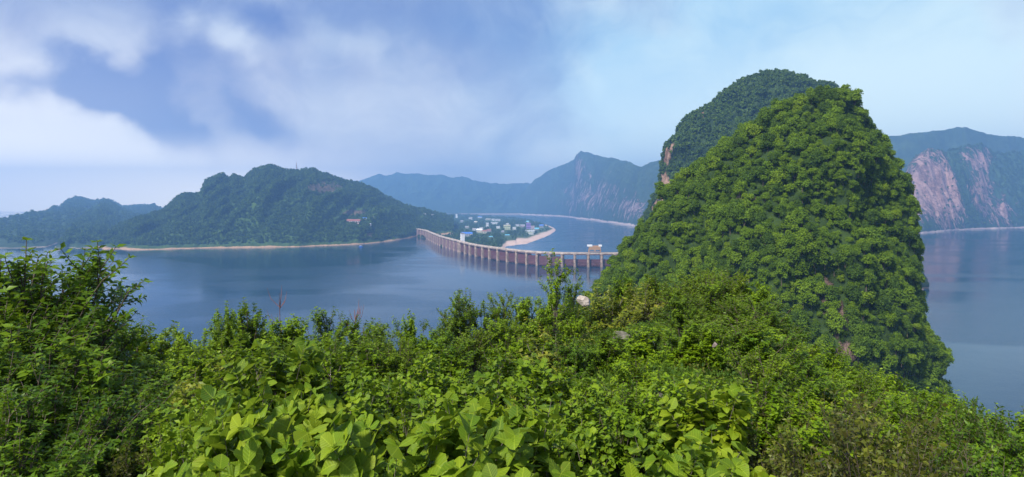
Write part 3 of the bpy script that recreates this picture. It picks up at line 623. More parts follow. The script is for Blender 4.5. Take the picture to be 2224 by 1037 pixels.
def put(me, name, s, parent, off=0.0):
    c, d = dam_at(s); o = bpy.data.objects.new(name, me); COL.objects.link(o); o.parent = parent
    d = d / np.linalg.norm(d); o.location = (c[0] + d[0] * off, c[1] + d[1] * off, 0); o.rotation_euler = (0, 0, math.atan2(d[1], d[0]) - math.pi / 2); return o
for s in pier_s: put(pm, 'pier', s, dam)
pm2 = pier_mesh(4.2, -5.5, 3.0, DZ - 4.4)
nleft = 17
for k in range(nleft): put(pm2, 'pier', SG * (k + 0.6) / nleft, dam, -1.0)
for k in range(len(pier_s) - 1):
    s0, s1 = pier_s[k] + 3.21, pier_s[k + 1] - 3.21; h = 27 if k < 9 else (24.0 if k < 12 else 18.0)
    g = rib_obj('gate', s0, s1, [(-1.2, 2.0), (-1.6, 6), (-1.2, h), (0.4, h), (0.4, 2.0)], M['gate'], dam, 30)
    for zz in (5.0, 8.5, 12.0): rib_obj('rib', s0, s1, [(-2.0, zz), (-2.0, zz + .5), (-1.5, zz + .5), (-1.5, zz)], M['wallcon'], g, 30)
# hoist house on the deck
def box(V, Fq, x0, x1, y0, y1, z0, z1):
    o = len(V); V += [(x, y, z) for z in (z0, z1) for x, y in ((x0, y0), (x1, y0), (x1, y1), (x0, y1))]
    Fq += [(o, o + 3, o + 2, o + 1), (o + 4, o + 5, o + 6, o + 7), (o, o + 1, o + 5, o + 4), (o + 1, o + 2, o + 6, o + 5), (o + 2, o + 3, o + 7, o + 6), (o + 3, o, o + 4, o + 7)]
def boxes(name, lst, m_, parent):
    V, Fq = [], []
    for b_ in lst: box(V, Fq, *b_)
    me = bpy.data.meshes.new(name); me.from_pydata(V, [], Fq); me.update(); return link(name, me, parent, [m_])
def deck_thing(name, px_, dz=0.0, off=0.0):
    c, d = dam_at(s_at_px(px_)); d = d / np.linalg.norm(d); return empty(name, (c[0] + d[0] * off, c[1] + d[1] * off, DZ + dz), math.atan2(d[1], d[0]) - math.pi / 2)
g = deck_thing('gantry_crane', 1291.5); tag(g, 'tan gantry crane with white end cabins standing on the dam deck', 'crane'); g.scale = (1.3, 1, 1.1)
for x0_ in (-11, 9.5):
    for y0_ in (-4, 3): boxes('leg', [(x0_, x0_ + 1.5, y0_, y0_ + 1, .01, 7)], M['tan'], g)
boxes('machine_house', [(-10.5, 10.5, -4.4, 4.4, 7.0, 14.0), (-6, 6, -3.5, 3.5, 14.003, 15.6)], M['tan'], g)
boxes('cabin', [(-13, -4.6, -4.8, 4.8, 14.01, 17.5)], M['white'], g); boxes('cabin', [(7.2, 12.5, -4.8, 4.8, 14.01, 17.5)], M['white'], g)
boxes('hoist_beam', [(-9, 9, -5.6, -4.45, 3.0, 4.0), (-1, 1, -5.4, -4.45, 4.01, 8)], M['tan'], g)
g = deck_thing('guard_hut', 1346, off=-1); tag(g, 'small white hut on the dam deck beside the green peak', 'hut')
boxes('wall', [(-3.2, 3.2, -2.5, 2.5, .01, 4.2)], M['white'], g); boxes('roof', [(-4, 4, -3.2, 3.2, 4.21, 5.0)], M['greyroof'], g); boxes('window', [(-1.5, 1.5, -2.56, -2.505, 1.6, 3.2)], M['glass'], g)
c, d = dam_at(s_at_px(995)); g = empty('gate_tower', (c[0] + d[0] * 14, c[1] + d[1] * 14, -6), math.atan2(d[1], d[0]) - math.pi / 2); tag(g, 'white square tower behind the dam beside the blue roofed shed', 'tower')
boxes('wall', [(-5.5, 5.5, -5.5, 5.5, -6, 60)], M['white'], g); boxes('roof', [(-6.3, 6.3, -6.3, 6.3, 60.01, 61.5), (-2, 2, -2, 2, 61.51, 63.5)], M['greyroof'], g)
for zz in (44, 51.5):
    for xx in (-2.8, 0.9): boxes('window', [(xx, xx + 1.9, -5.58, -5.505, zz, zz + 2.4)], M['glass'], g)

# ---------------------------------------------------------------- buildings of the town and on the hillside
def house(name, px_, py_, wpx, hpx, wm, rm, label, zbase=None, flat=False, rz=0.0, D=None, windows=True, group=None):
    """px_, py_ : centre of the base"""
    if D is None:
        D = 3500.0
        for _ in range(20):
            zb = float(spit_height(np.array(px_), np.array(D))) ; D = (CZ - zb) * F / (py_ - YH)
        zbase = zb
    s = D / F; w_, h_ = wpx * s, hpx * s; dp = min(w_ * 0.6, 22)
    g = empty(name, ((px_ - W / 2) * s, D + dp / 2, zbase - 1), rz); tag(g, label, 'tower' if name == 'tower' else 'building', group)
    hr = 0 if flat else h_ * 0.35
    boxes('wall', [(-w_ / 2, w_ / 2, -dp / 2, dp / 2, -3, h_ - hr)], wm, g)
    ov = 0.05 * w_
    if flat: boxes('roof', [(-w_ / 2 - .4, w_ / 2 + .4, -dp / 2 - .4, dp / 2 + .4, h_ + .003, h_ + h_ * .12)], rm, g)
    else:
        z0, z1 = h_ - hr + .01, h_ + h_ * 0.05; x = w_ / 2 + ov; y = dp / 2 + 0.8
        V = [(-x, -y, z0), (x, -y, z0), (x, y, z0), (-x, y, z0), (-x * .92, 0, z1), (x * .92, 0, z1)]
        me = bpy.data.meshes.new('roof'); me.from_pydata(V, [], [(0, 1, 5, 4), (2, 3, 4, 5), (0, 4, 3), (1, 2, 5), (0, 3, 2, 1)]); me.update(); link('roof', me, g, [rm])
    if windows:
        n = max(2, min(7, int(w_ / 7))); fl = 2 if (h_ - hr) > 13 else 1
        for f_ in range(fl):
            for q in range(n):
                xc = -w_ / 2 + (q + .5) * w_ / n; ww = w_ / n * 0.28; hh = (h_ - hr) / fl; zc = hh * (f_ + .5)
                boxes('window', [(xc - ww, xc + ww, -dp / 2 - .12, -dp / 2 - .005, zc - hh * .2, zc + hh * .22)], M['glass'], g)
    return g
T_ = 'houses of the town on the spit'
house('shed', 1014, 513.5, 23, 9, M['greyw'], M['blueroof'], 'long shed with a bright blue roof behind the white dam tower', group=T_)
house('house', 1041, 506, 12, 9, M['cream'], M['white'], 'cream house among trees right of the blue roofed shed', group=T_)
house('house', 1052, 507, 10, 7, M['cream'], M['redroof'], 'cream house with reddish roof, front row of the spit town', group=T_)
house('house', 1062, 504, 9, 6, M['pink'], M['redroof'], 'pinkish low house right of the cream pair', group=T_)
house('house', 1045, 499, 8, 5, M['white'], M['greyroof'], 'white house just above the cream pair', group=T_)
house('house', 1058.5, 493, 6, 8, M['white'], M['white'], 'narrow tall white block in the middle of town', flat=True, group=T_)
house('apartment_block', 1101, 500, 15, 10, M['yellow'], M['cream'], 'pale yellow green apartment block in the town centre', flat=True, group=T_)
house('house', 1102, 489.5, 6, 4, M['white'], M['white'], 'small white house behind the yellow green block', flat=True, group=T_)
house('school', 1075, 487.5, 18, 4, M['white'], M['white'], 'long low white building in the middle of town', flat=True, group=T_)
house('house', 1081, 481, 11, 5, M['white'], M['greyroof'], 'white building behind the long low white one', group=T_)
house('house', 1060, 478.5, 11, 3.5, M['cream'], M['cream'], 'flat cream building near the far river bank', flat=True, group=T_)
house('house', 1022, 477, 8, 5, M['white'], M['greyroof'], 'white gabled house near the far bank, left part of town', group=T_)
house('tower', 991.5, 474, 4, 8, M['white'], M['white'], 'slim white tower block at the far left of town', flat=True, windows=False)
house('house', 975.5, 486, 7, 4.5, M['white'], M['white'], 'lone white house in trees left of town', flat=True, group=T_)
house('house', 1003, 483, 6, 4, M['greyw'], M['greyroof'], 'grey house among trees left of the town centre', group=T_)
house('house', 1033, 485, 7, 4, M['greyw'], M['cream'], 'grey house with pale roof behind the blue shed', group=T_)
house('house', 1092, 506, 6, 5, M['greyw'], M['greyroof'], 'grey house below the yellow green block', group=T_)
house('house', 1102, 513, 10, 3.5, M['greyw'], M['cyanroof'], 'low blue grey roofed house in the trees near the shore', group=T_)
house('house', 1066, 516, 8, 3, M['greyw'], M['cyanroof'], 'low house with pale blue roof just behind the dam', group=T_)
house('apartment_block', 1148, 497, 10, 11, M['purple'], M['purple'], 'purple block near the tip of the spit', flat=True, group=T_)
house('house', 1135, 494, 10, 6, M['pink'], M['greyroof'], 'pinkish grey house left of the purple block', group=T_)
house('house', 1157, 498.5, 8, 7, M['pink'], M['pink'], 'pink house right of the purple block', flat=True, group=T_)
house('warehouse', 1166, 500.5, 9, 5.5, M['greyw'], M['cyanroof'], 'warehouse with a cyan roof near the spit tip', group=T_)
house('warehouse', 1176, 495, 9, 7, M['greyw'], M['blueroof'], 'warehouse with a dark blue roof at the spit tip', group=T_)
house('warehouse', 1152, 504.5, 22, 4, M['white'], M['white'], 'long white warehouse below the purple block', flat=True, group=T_)
house('house', 1153, 510, 11, 4, M['white'], M['yellow'], 'low white house nearest the sandy shore', flat=True, group=T_)
LB = ['left of the cream houses', 'above the blue roofed shed', 'between the cream houses and the yellow green block', 'behind the purple block', 'left of the pinkish grey house', 'above the long low white building', 'near the far river bank', 'right of the yellow green block']
for q, (x_, y_, w_, h_, m_, r_) in enumerate([(1030, 501, 8, 5, 'white', 'greyroof'), (1014, 496, 8, 4.5, 'cream', 'greyroof'), (1082, 497, 8, 5, 'white', 'white'), (1146, 484, 6, 4, 'white', 'cyanroof'), (1124, 492, 8, 4.5, 'white', 'greyroof'), (1071, 480, 7, 4, 'white', 'white'), (1042, 474, 9, 4, 'white', 'blueroof'), (1117, 500, 7, 6, 'white', 'white')]):
    house('house', x_, y_, w_, h_, M[m_], M[r_], '%s walled house %s' % ('cream' if m_ == 'cream' else 'white', LB[q]), flat=(r_ == 'white'), group=T_)
def on_hill(px_, py_):
    # nearest hill grid vertex to the pixel that faces the camera
    q = (pxg - px_) ** 2 + (pyg - py_) ** 2 + np.where(hT > 1, 1e6, 0); k = np.unravel_index(np.argmin(q), q.shape); return hG[k]
for nm, px_, py_, wpx, hpx, wm, rm, lb in (('house', 765, 484, 30, 8, M['pink'], M['redroof'], 'long pinkish building with red roof on the slope of the wooded hill'), ('house', 792, 477, 8, 5, M['white'], M['blueroof'], 'small house with blue roof right of the long hillside building'),
        ('house', 810.5, 473, 4, 4, M['white'], M['white'], 'tiny white hut higher on the hillside meadow'), ('house', 801, 489, 8, 4, M['greyw'], M['greyroof'], 'grey hut below the blue roofed hillside house'), ('house', 922, 468, 7, 4, M['greyw'], M['greyroof'], 'grey house at the far end of the hill'),
        ('house', 940, 469, 6, 3.5, M['white'], M['greyroof'], 'small white house at the hill end before the river')):
    p = on_hill(px_, py_); house(nm, (p[0] / p[1]) * F + W / 2, py_, wpx, hpx, wm, rm, lb, zbase=p[2], D=p[1])
# lattice mast on the hill
def strut(a_, b_, r): return (np.array([a_, b_], float), np.array([r, r]))
def mast(px_, py_, D, h, label):
    z = CZ - (py_ - YH) / F * D; g = empty('radio_mast', ((px_ - W / 2) / F * D, D, z)); tag(g, label, 'mast')
    S, c4 = [], [(-1, -1), (1, -1), (1, 1), (-1, 1)]; n = 9; leg = []
    wd = lambda t: 2.6 * (1 - t) + 0.5
    for k, (x, y) in enumerate(c4):
        V, Fs = tubes([(np.array([[x * wd(0), y * wd(0), -6], [x * wd(1), y * wd(1), h]]), np.array([0.55, 0.4]))], 4); link('leg', npmesh('leg', V, Fs, [M['steel']]), g)
    for i_ in range(n):
        t0, t1 = i_ / n, (i_ + 1) / n
        for k in range(4):
            a_, b_ = c4[k], c4[(k + 1) % 4]
            S += [strut((a_[0] * wd(t0), a_[1] * wd(t0), t0 * h), (b_[0] * wd(t1), b_[1] * wd(t1), t1 * h), .22), strut((a_[0] * wd(t1), a_[1] * wd(t1), t1 * h), (b_[0] * wd(t1), b_[1] * wd(t1), t1 * h), .22)]
    V, Fs = tubes(S, 4); link('bracing', npmesh('bracing', V, Fs, [M['steel']]), g)
    V, Fs = tubes([strut((0, 0, h), (0, 0, h * 1.25), .3)], 4); link('antenna', npmesh('antenna', V, Fs, [M['steel']]), g)
mast(644, 371, 2760, 34, 'lattice radio mast on the crest of the wooded hill')
# moored blue boat under the hill
bp = PZ(784, 537, 0); g = empty('boat', (bp[0], bp[1], 0), 0.2); tag(g, 'small blue boat moored at the foot of the wooded hill', 'boat')
out = [(-8, 0), (-6, -2.4), (4, -2.4), (8, 0), (4, 2.4), (-6, 2.4)]
V = [(x * .85, y * .7, -0.8) for x, y in out] + [(x, y, 1.6) for x, y in out]; me = bpy.data.meshes.new('hull')
me.from_pydata(V, [], [(j, (j + 1) % 6, 6 + (j + 1) % 6, 6 + j) for j in range(6)] + [(0, 5, 4, 3, 2, 1), (6, 7, 8, 9, 10, 11)]); me.update(); link('hull', me, g, [M['blueroof']])
boxes('cabin', [(-5, 2, -1.7, 1.7, 1.61, 4.4)], M['blueroof'], g); boxes('roof', [(-5.4, 2.6, -2, 2, 4.41, 4.8)], M['white'], g)

# trees of the spit (far-off wood that reads as one mass)
px_s = (sG[..., 0] / sG[..., 1]) * F + W / 2; _, py_s = proj(sG)
keep = np.where(sG[..., 2] > -7.2, 1.0, 0.0) * np.where(px_s > 1180, 0.3, 1)
cl_ = fbm(sG[..., 0] / 160, sG[..., 1] / 260, 9.0, 3); keep *= np.where(cl_ > -0.35, 1, 0.15)
keep *= 1.0 / (sG[..., 1] / 2000) ** 1.2
pts, _ = surf_points(sG, 5200, keep)
hs = np.array([o_.matrix_basis.translation[:] for o_ in COL.objects if o_.get('category') in ('building', 'tower')])
ok = np.ones(len(pts), bool)
for h_ in hs:
    dx, dy = np.abs(pts[:, 0] / pts[:, 1] - h_[0] / h_[1]) * F, h_[1] - pts[:, 1]
    ok &= ~((dx < 7) & (dy > -25) & (dy < 300 * (h_[1] / 3500)))
pts = pts[ok]
scatter('town_trees', pts - [0, 0, 1], RNG.uniform(0.8, 1.7, len(pts)) * (pts[:, 1] / 3300) ** 0.3, FARC, 5, 'dark green trees filling the spit between the town houses', 'trees')

# ---------------------------------------------------------------- the two peaks
def peak(name, left, right, D0, depth, material, label, amp, patches, nth=150, nz=110, back=0.8):
    zt = CZ - (left[-1][1] - YH) / F * D0
    zs = np.linspace(-8, zt, nz)
    Lt = np.array([((x - W / 2) / F * D0, CZ - (y - YH) / F * D0) for x, y in left]); Rt = np.array([((x - W / 2) / F * D0, CZ - (y - YH) / F * D0) for x, y in right])
    Lt = Lt[np.argsort(Lt[:, 1])]; Rt = Rt[np.argsort(Rt[:, 1])]
    xl = np.interp(zs, Lt[:, 1], Lt[:, 0]); xr = np.interp(zs, Rt[:, 1], Rt[:, 0])
    th = np.linspace(0, 2 * np.pi, nth + 1)
    G = []
    for z, a_, b_ in zip(zs, xl, xr):
        c, hw = (a_ + b_) / 2, max(0.3, (b_ - a_) / 2); ct, s_ = np.cos(th), np.sin(th)
        dy = np.where(s_ < 0, depth, back) * hw * s_ * np.abs(s_) ** -0.1 if False else np.where(s_ < 0, depth, back) * hw * s_
        x = c + hw * ct; y = D0 + dy
        n = fbm(x / 30, y / 30 + z / 60, z / 30, 4) * amp * 1.4 * min(1, hw / 12)
        gl = (ridged(th * 2.1, z / 160 + 0 * th, 3) - 0.4) * amp * 1.3 * min(1, hw / 25)
        k = np.abs(s_) ** 0.6        # keep the outline, shape the faces
        n = (n + gl) * (0.32 + 0.68 * k)
        G.append(np.stack([x + n * ct, y + n * s_, np.full_like(x, z)], 1))
    G = np.array(G); G[:, -1] = G[:, 0]; nr, nc = G.shape[:2]
    i = np.arange(nr - 1)[:, None] * nc + np.arange(nc - 1)[None]
    px_, py_ = proj(G); rock = np.zeros(G.shape[:2])
    for x, y, sx, sy, sk in patches: rock = np.maximum(rock, 1.1 * np.exp(-(((px_ - x) + sk * (py_ - y)) / sx) ** 2 - ((py_ - y) / sy) ** 2))
    rock = np.where(G[..., 1] < D0 + 10, rock, 0)
    top = G[-1].mean(0) + [0, 0, 1]; V = np.concatenate([G.reshape(-1, 3), top[None]])
    cap = np.array([((nr - 1) * nc + j, (nr - 1) * nc + j + 1, nr * nc) for j in range(nc - 1)])
    me = npmesh(name, V, [np.stack([i, i + 1, i + nc + 1, i + nc], 2).reshape(-1, 4), cap], [material], attrs={'rock': np.append(rock.ravel(), 0)})
    o = link(name, me); tag(o, label, None, None, 'structure'); return o, G, rock
NL = [(900, 1024), (1150, 860), (1240, 715), (1290, 650), (1318, 612), (1352, 575), (1392, 512), (1432, 455), (1465, 425), (1495, 400), (1545, 346), (1595, 312), (1650, 276), (1690, 249), (1730, 229), (1765, 218), (1795, 208)]
NRt = [(2080, 1024), (2012, 905), (2006, 850), (1988, 795), (1990, 745), (1974, 690), (1974, 640), (1960, 620), (1952, 560), (1944, 500), (1938, 440), (1930, 385), (1920, 338), (1888, 298), (1874, 268), (1856, 245), (1832, 220), (1805, 208)]
pk, nG, nR = peak('peak', NL, NRt, 340, 0.75, M['t_peak'], 'steep green leafy peak rising on the right', 6.0,
                  [(1612, 430, 34, 9, -1.2), (1815, 690, 22, 60, -0.4), (1835, 765, 26, 30, 0), (1790, 620, 18, 26, 0), (2040, 830, 10, 40, 0)])
BL = [(1330, 760), (1372, 600), (1395, 500), (1408, 470), (1425, 440), (1440, 400), (1448, 350), (1450, 318), (1472, 288), (1494, 264), (1522, 246), (1548, 232), (1562, 208), (1604, 184), (1644, 168), (1684, 163)]
BR = [(2060, 760), (1980, 600), (1930, 470), (1890, 330), (1850, 240), (1810, 200), (1765, 184), (1722, 170), (1690, 163)]
bk, bG, bR = peak('peak', BL, BR, 1120, 0.5, M['t_back'], 'taller darker peak behind the leafy one with a rocky left edge', 10.0,
                  [(1452, 335, 10, 28, 0.25), (1440, 395, 12, 22, 0.2), (1428, 450, 16, 26, 0.4), (1522, 250, 9, 9, 0)], nth=140, nz=100)
MIDC = proto_collection('mid_crown', [crown_tree(4.0, 8.0, 7, 20, 1.8, TCL, M['backtree'], False) for _ in range(5)])
HTM = [('mid green', 'hilltree'), ('dark green', 'hilldark'), ('pale yellow green', 'hillpale')]
HT = [join_meshes('slope_tree', *crown_tree(3.3, 7.0, 12, 200, 0.42, TCL, M[HTM[k % 3][1]])) for k in range(12)]
HTK = [0, 3, 6, 9, 1, 4, 7, 2, 5, 0, 3, 6]          # more mid green than dark or pale ones
NEARC = proto_collection('near_crown', [HT[k] for k in HTK])
def vis(pt, nn, D0):
    v = np.array([0, 0, CZ]) - pt; v /= np.linalg.norm(v, axis=1, keepdims=True); nn = nn * np.sign((nn * (pt - [pt[:, 0].mean(), D0, 60])).sum(1, keepdims=True))
    return (nn * v).sum(1)
# back peak
keep = np.where((bG[..., 1] < 1160) & (bG[..., 2] > 20), 1.0, 0.0) * np.where(bR > 0.45, 0.12, 1)
pts, _ = surf_points(bG, 6500, keep)
scatter('peak_forest', pts - [0, 0, 2.5], RNG.uniform(0.75, 1.5, len(pts)), MIDC, 5, 'dense dark forest clothing the taller peak behind', 'forest')
# near peak: the 250 trees that show largest are things of their own, the rest is one mass
keep = np.where((nG[..., 1] < 352) & (nG[..., 2] > 15), 1.0, 0.0) * np.where(nR > 0.5, 0.08, 1)
cand, _ = surf_points(nG, 15000, keep)
sel = []; cell = {}
for i_, p in enumerate(cand):            # Poisson-like thinning, crowns 3.6 m apart
    key = tuple((p // 3.4).astype(int)); okk = True
    for dx in (-1, 0, 1):
        for dy in (-1, 0, 1):
            for dz in (-1, 0, 1):
                for q in cell.get((key[0] + dx, key[1] + dy, key[2] + dz), ()):
                    if ((cand[q] - p) ** 2).sum() < 2.75 ** 2: okk = False; break
    if okk: cell.setdefault(key, []).append(i_); sel.append(i_)
tp = cand[sel]; tpx, tpy = proj(tp)
ground_hide = np.interp(tpx, [1200, 1290, 1400, 1520, 1650, 1740, 1800, 1960, 2060, 2160], [640, 640, 600, 585, 620, 740, 780, 820, 870, 880])
visible = (tpy < ground_hide + 5) & (tp[:, 1] < 335)
order = np.argsort(np.where(visible, np.linalg.norm(tp - [0, 0, CZ], axis=1), 1e9)); indiv = order[:250]; rest = order[250:]
proto_s = 0.5 + 0.9 * RNG.random(len(tp)) ** 1.5
def zone(px_, py_):
    v = 'summit' if py_ < 330 else ('upper slope' if py_ < 430 else ('middle slope' if py_ < 530 else ('lower slope' if py_ < 620 else 'foot'))); h = 'left' if px_ < 1520 else ('mid-left' if px_ < 1680 else ('mid-right' if px_ < 1850 else 'right'))
    return '%s %s' % (h, v)
zl = {}
for i_ in indiv:
    k = HTK[int(RNG.integers(0, 12))]; o = bpy.data.objects.new('tree', HT[k]); COL.objects.link(o); p = tp[i_]
    o.location = (p[0], p[1], p[2] - 2.0); s = proto_s[i_]; o.scale = (s, s, s * RNG.uniform(0.95, 1.3)); o.rotation_euler = (0, 0, RNG.uniform(0, 6.28))
    z_ = '%s %s tree|%s' % ('small' if s < 0.72 else ('large' if s > 1.02 else 'middling'), HTM[k % 3][0], zone(tpx[i_], tpy[i_])); tag(o, z_, 'tree', 'trees on the leafy peak'); zl.setdefault(z_, []).append((tpx[i_], o))
ON = ['first', 'second', 'third', 'fourth', 'fifth', 'sixth', 'seventh', 'eighth', 'ninth', 'tenth', 'eleventh', 'twelfth', 'thirteenth', 'fourteenth', 'fifteenth', 'sixteenth', 'seventeenth', 'eighteenth', 'nineteenth', 'twentieth']
for z_, L_ in zl.items():
    look, place = z_.split('|'); L_.sort(key=lambda q: q[0])
    for k, (_, o) in enumerate(L_):
        o['label'] = ("%s on the leafy peak's %s" % (look, place)) if len(L_) == 1 else "%s from left among %ss on the leafy peak's %s" % (ON[min(k, 19)], look, place)
scatter('slope_forest', tp[rest] - [0, 0, 2.0], proto_s[rest], NEARC, 12, 'dense green wood covering the rest of the leafy peak', 'forest')

# ---------------------------------------------------------------- the hilltop we stand on
def ground_z(x, y):
    x = np.asarray(x, float); y = np.asarray(y, float); r = np.hypot(x, y); a_ = np.arctan2(x, y); G_ = np.exp(-((a_ - 0.30) / 0.25) ** 2)
    dr = np.clip((a_ - 0.36) / 0.28, 0, 1); dr = dr * dr * (3 - 2 * dr) * (np.abs(a_) < 2)
    z = -0.17 * dr * np.minimum(r, 60) + 148.2 - 0.2 * np.minimum(r, 35) + 0.08 * np.minimum(r, 35) * G_ - (0.8 - 0.45 * G_) * np.maximum(0, r - 35)
    return z + fbm(x / 3.0, y / 3.0, 1.0, 3) * 0.12 * np.clip(r / 6, 0, 1)
rr = np.concatenate([[0.05], np.geomspace(0.6, 520, 110)]); aa = np.linspace(0, 2 * np.pi, 181)
Xh, Yh = rr[:, None] * np.sin(aa), rr[:, None] * np.cos(aa); Zh = np.maximum(ground_z(Xh, Yh), -30)
i = np.arange(110)[:, None] * 181 + np.arange(180)[None]
gx, gy = proj(np.stack([Xh, np.where(np.abs(Yh) < .01, .01, Yh), Zh], 2))
rk = 0.25 + 0.8 * np.exp(-((gx - 1370) / 90) ** 2 - ((gy - 700) / 60) ** 2) * (Yh > 0)
o = link('terrain', npmesh('terrain', np.stack([Xh, Yh, Zh], 2).reshape(-1, 3), [np.stack([i, i + 1, i + 182, i + 181], 2).reshape(-1, 4)], [M['t_hilltop']], attrs={'rock': rk.ravel()}))
tag(o, 'rocky hilltop under the foreground bushes', None, None, 'structure')

def variants(n, **kw): return [plant(**kw) for _ in range(n)]
KIND = {
 'broad': (variants(5, H=1.25, R=0.75, nstem=24, ntwig=6, nleaf=10, leaf=0.115, T=TB, lobes=5, material=M['broad'], stemmat=M['greystem'], rad=0.010, twiglen=0.22, terminal=4, low=0.3), 1.25, 0.75),
 'medium': (variants(4, H=1.5, R=0.85, nstem=28, ntwig=8, nleaf=12, leaf=0.078, T=TB, lobes=6, material=M['medium'], stemmat=M['greystem'], rad=0.011, twiglen=0.24, terminal=4, low=0.25), 1.5, 0.85),
 'small': (variants(4, H=3.0, R=1.35, nstem=45, ntwig=10, nleaf=22, leaf=0.125, T=TS, material=M['small'], stemmat=M['bark'], rad=0.03, lobes=8, twiglen=0.42, terminal=5, low=0.15), 3.0, 1.35),
 'deep': (variants(3, H=3.4, R=1.5, nstem=45, ntwig=10, nleaf=22, leaf=0.12, T=TS, material=M['deepgreen'], stemmat=M['bark'], rad=0.035, lobes=8, twiglen=0.5, terminal=5, low=0.12), 3.4, 1.5),
 'feather': (variants(3, H=3.4, R=1.5, nstem=45, ntwig=12, nleaf=24, leaf=0.095, T=TS, material=M['feather'], stemmat=M['bark'], rad=0.03, lobes=7, twiglen=0.55, terminal=2, low=0.12, up=0.4), 3.4, 1.5),
 'golden': (variants(2, H=1.4, R=0.9, nstem=26, ntwig=8, nleaf=16, leaf=0.09, T=TS, material=M['golden'], stemmat=M['greystem'], rad=0.015, twiglen=0.3, terminal=4, low=0.15), 1.4, 0.9),
 'brown': (variants(2, H=1.3, R=0.85, nstem=24, ntwig=12, nleaf=15, leaf=0.05, T=TS, material=M['brown'], stemmat=M['bark'], rad=0.01, twiglen=0.26, terminal=3, low=0.2, up=0.4), 1.3, 0.85),
 'young': (variants(2, H=3.6, R=0.85, nstem=20, ntwig=9, nleaf=18, leaf=0.11, T=TS, material=M['small'], stemmat=M['greystem'], rad=0.018, twiglen=0.36, terminal=4, low=0.0, trunk=1.0), 3.6, 0.85),
}
NAMES = {'medium': ('leafy_shrub', 'mid green shrub with medium leaves', 'shrub'), 'broad': ('broad_leaved_shrub', 'broad-leaved light green shrub', 'shrub'), 'small': ('small_leaved_bush', 'small-leaved green bush', 'bush'), 'deep': ('dark_bush', 'dark green leafy tree', 'tree'),
         'feather': ('feathery_bush', 'feathery soft green bush', 'bush'), 'golden': ('golden_bush', 'yellow green bush', 'bush'), 'brown': ('bronze_shrub', 'bronze and brown twiggy shrub', 'shrub'), 'young': ('young_tree', 'slender young tree', 'tree')}
PL = []      # kind, px, py_top, D, width factor, row
def add(kind, px_, py_, D, wf=1.0, row='front'): PL.append((kind, px_, py_, D, wf, row))
# skyline of bushes against the lake, left to right
for a_ in [('deep', -15, 520, 8.5, 1.1), ('deep', 45, 530, 8.5, 1.0), ('deep', 110, 552, 9, 1.0), ('deep', 165, 640, 9.5, .8), ('small', 225, 690, 12, .8), ('small', 290, 708, 13, .8), ('small', 372, 713, 15, .7), ('small', 445, 722, 16, .8), ('small', 492, 668, 15, .55), ('small', 540, 664, 16, .7), ('small', 600, 708, 17, .8),
           ('small', 650, 688, 16, .9), ('deep', 712, 673, 20, .8), ('small', 770, 700, 17, .8), ('feather', 830, 705, 15, .8), ('small', 903, 683, 16, .55), ('small', 945, 722, 15, .8), ('feather', 1000, 636, 19, .8), ('small', 1050, 662, 20, .8), ('feather', 1100, 640, 22, .8), ('small', 1150, 650, 22, .8), ('small', 1190, 634, 23, .7)]: add(*a_, 'skyline')
add('young', 1208, 552, 20, .8, 'skyline'); add('young', 1247, 592, 21, .7, 'skyline')
for a_ in [('golden', 1330, 622, 24, 1.6), ('golden', 1395, 612, 25, 1.5), ('small', 1365, 598, 27, .8), ('small', 1430, 600, 27, .9), ('feather', 1470, 612, 24, .9), ('feather', 1525, 583, 25, .9), ('feather', 1590, 588, 24, 1.0), ('small', 1640, 612, 24, .9), ('feather', 1560, 640, 20, 1.1), ('feather', 1650, 680, 18, 1.1), ('feather', 1500, 680, 17, 1.0),
           ('deep', 1700, 690, 20, .9), ('small', 1795, 745, 17, .55), ('small', 1840, 790, 30, 1.0), ('small', 1900, 805, 32, 1.0), ('small', 1955, 830, 30, .9), ('small', 2010, 848, 28, .9), ('deep', 2065, 868, 24, .8), ('deep', 2110, 862, 22, .6), ('deep', 2160, 878, 20, .8), ('deep', 2220, 880, 18, .9)]: add(*a_, 'crest')
# middle ground
for a_ in [('deep', 10, 620, 7.5, .9), ('deep', 80, 690, 7, .9), ('deep', 150, 740, 7, .8), ('deep', 230, 790, 8, .8), ('small', 320, 770, 11, .8), ('small', 400, 760, 12, .8), ('small', 480, 740, 13, .8), ('small', 560, 745, 13, .8), ('small', 640, 745, 12, .8), ('feather', 720, 735, 12, .7), ('small', 800, 750, 12, .8),
           ('feather', 870, 740, 12, .7), ('small', 960, 750, 13, .8), ('feather', 1030, 715, 15, .8), ('small', 1100, 700, 17, .8), ('small', 1170, 700, 18, .8), ('golden', 1180, 745, 13, 1.4), ('small', 1245, 690, 18, .6), ('golden', 1215, 668, 21, 1.2), ('deep', 1250, 765, 12, .5), ('small', 1320, 770, 12, .6), ('small', 1400, 765, 12, .65), ('small', 1480, 770, 11.5, .7), ('small', 1560, 785, 11, .6), ('deep', 1640, 790, 12, .8),
           ('deep', 1720, 800, 12, .8), ('small', 1780, 830, 14, .8), ('small', 1850, 855, 15, .8), ('small', 1930, 870, 15, .8), ('small', 2000, 890, 14, .8), ('deep', 2080, 910, 12, .8), ('deep', 2160, 930, 11, .8), ('deep', 2230, 930, 11, .8)]: add(*a_, 'middle')
for a_ in [('deep', -10, 780, 5.5, .7), ('deep', 70, 840, 5.2, .6), ('deep', 150, 870, 5.5, .6), ('small', 350, 850, 7.5, .6), ('small', 430, 830, 8, .6), ('golden', 470, 812, 7.5, 1.0), ('small', 1380, 860, 7.5, .5), ('small', 1210, 830, 8.5, .5), ('feather', 1660, 870, 7.5, .6), ('small', 1990, 930, 8.5, .6), ('deep', 2080, 960, 7.5, .6), ('deep', 2180, 980, 7, .6)]: add(*a_, 'lower')
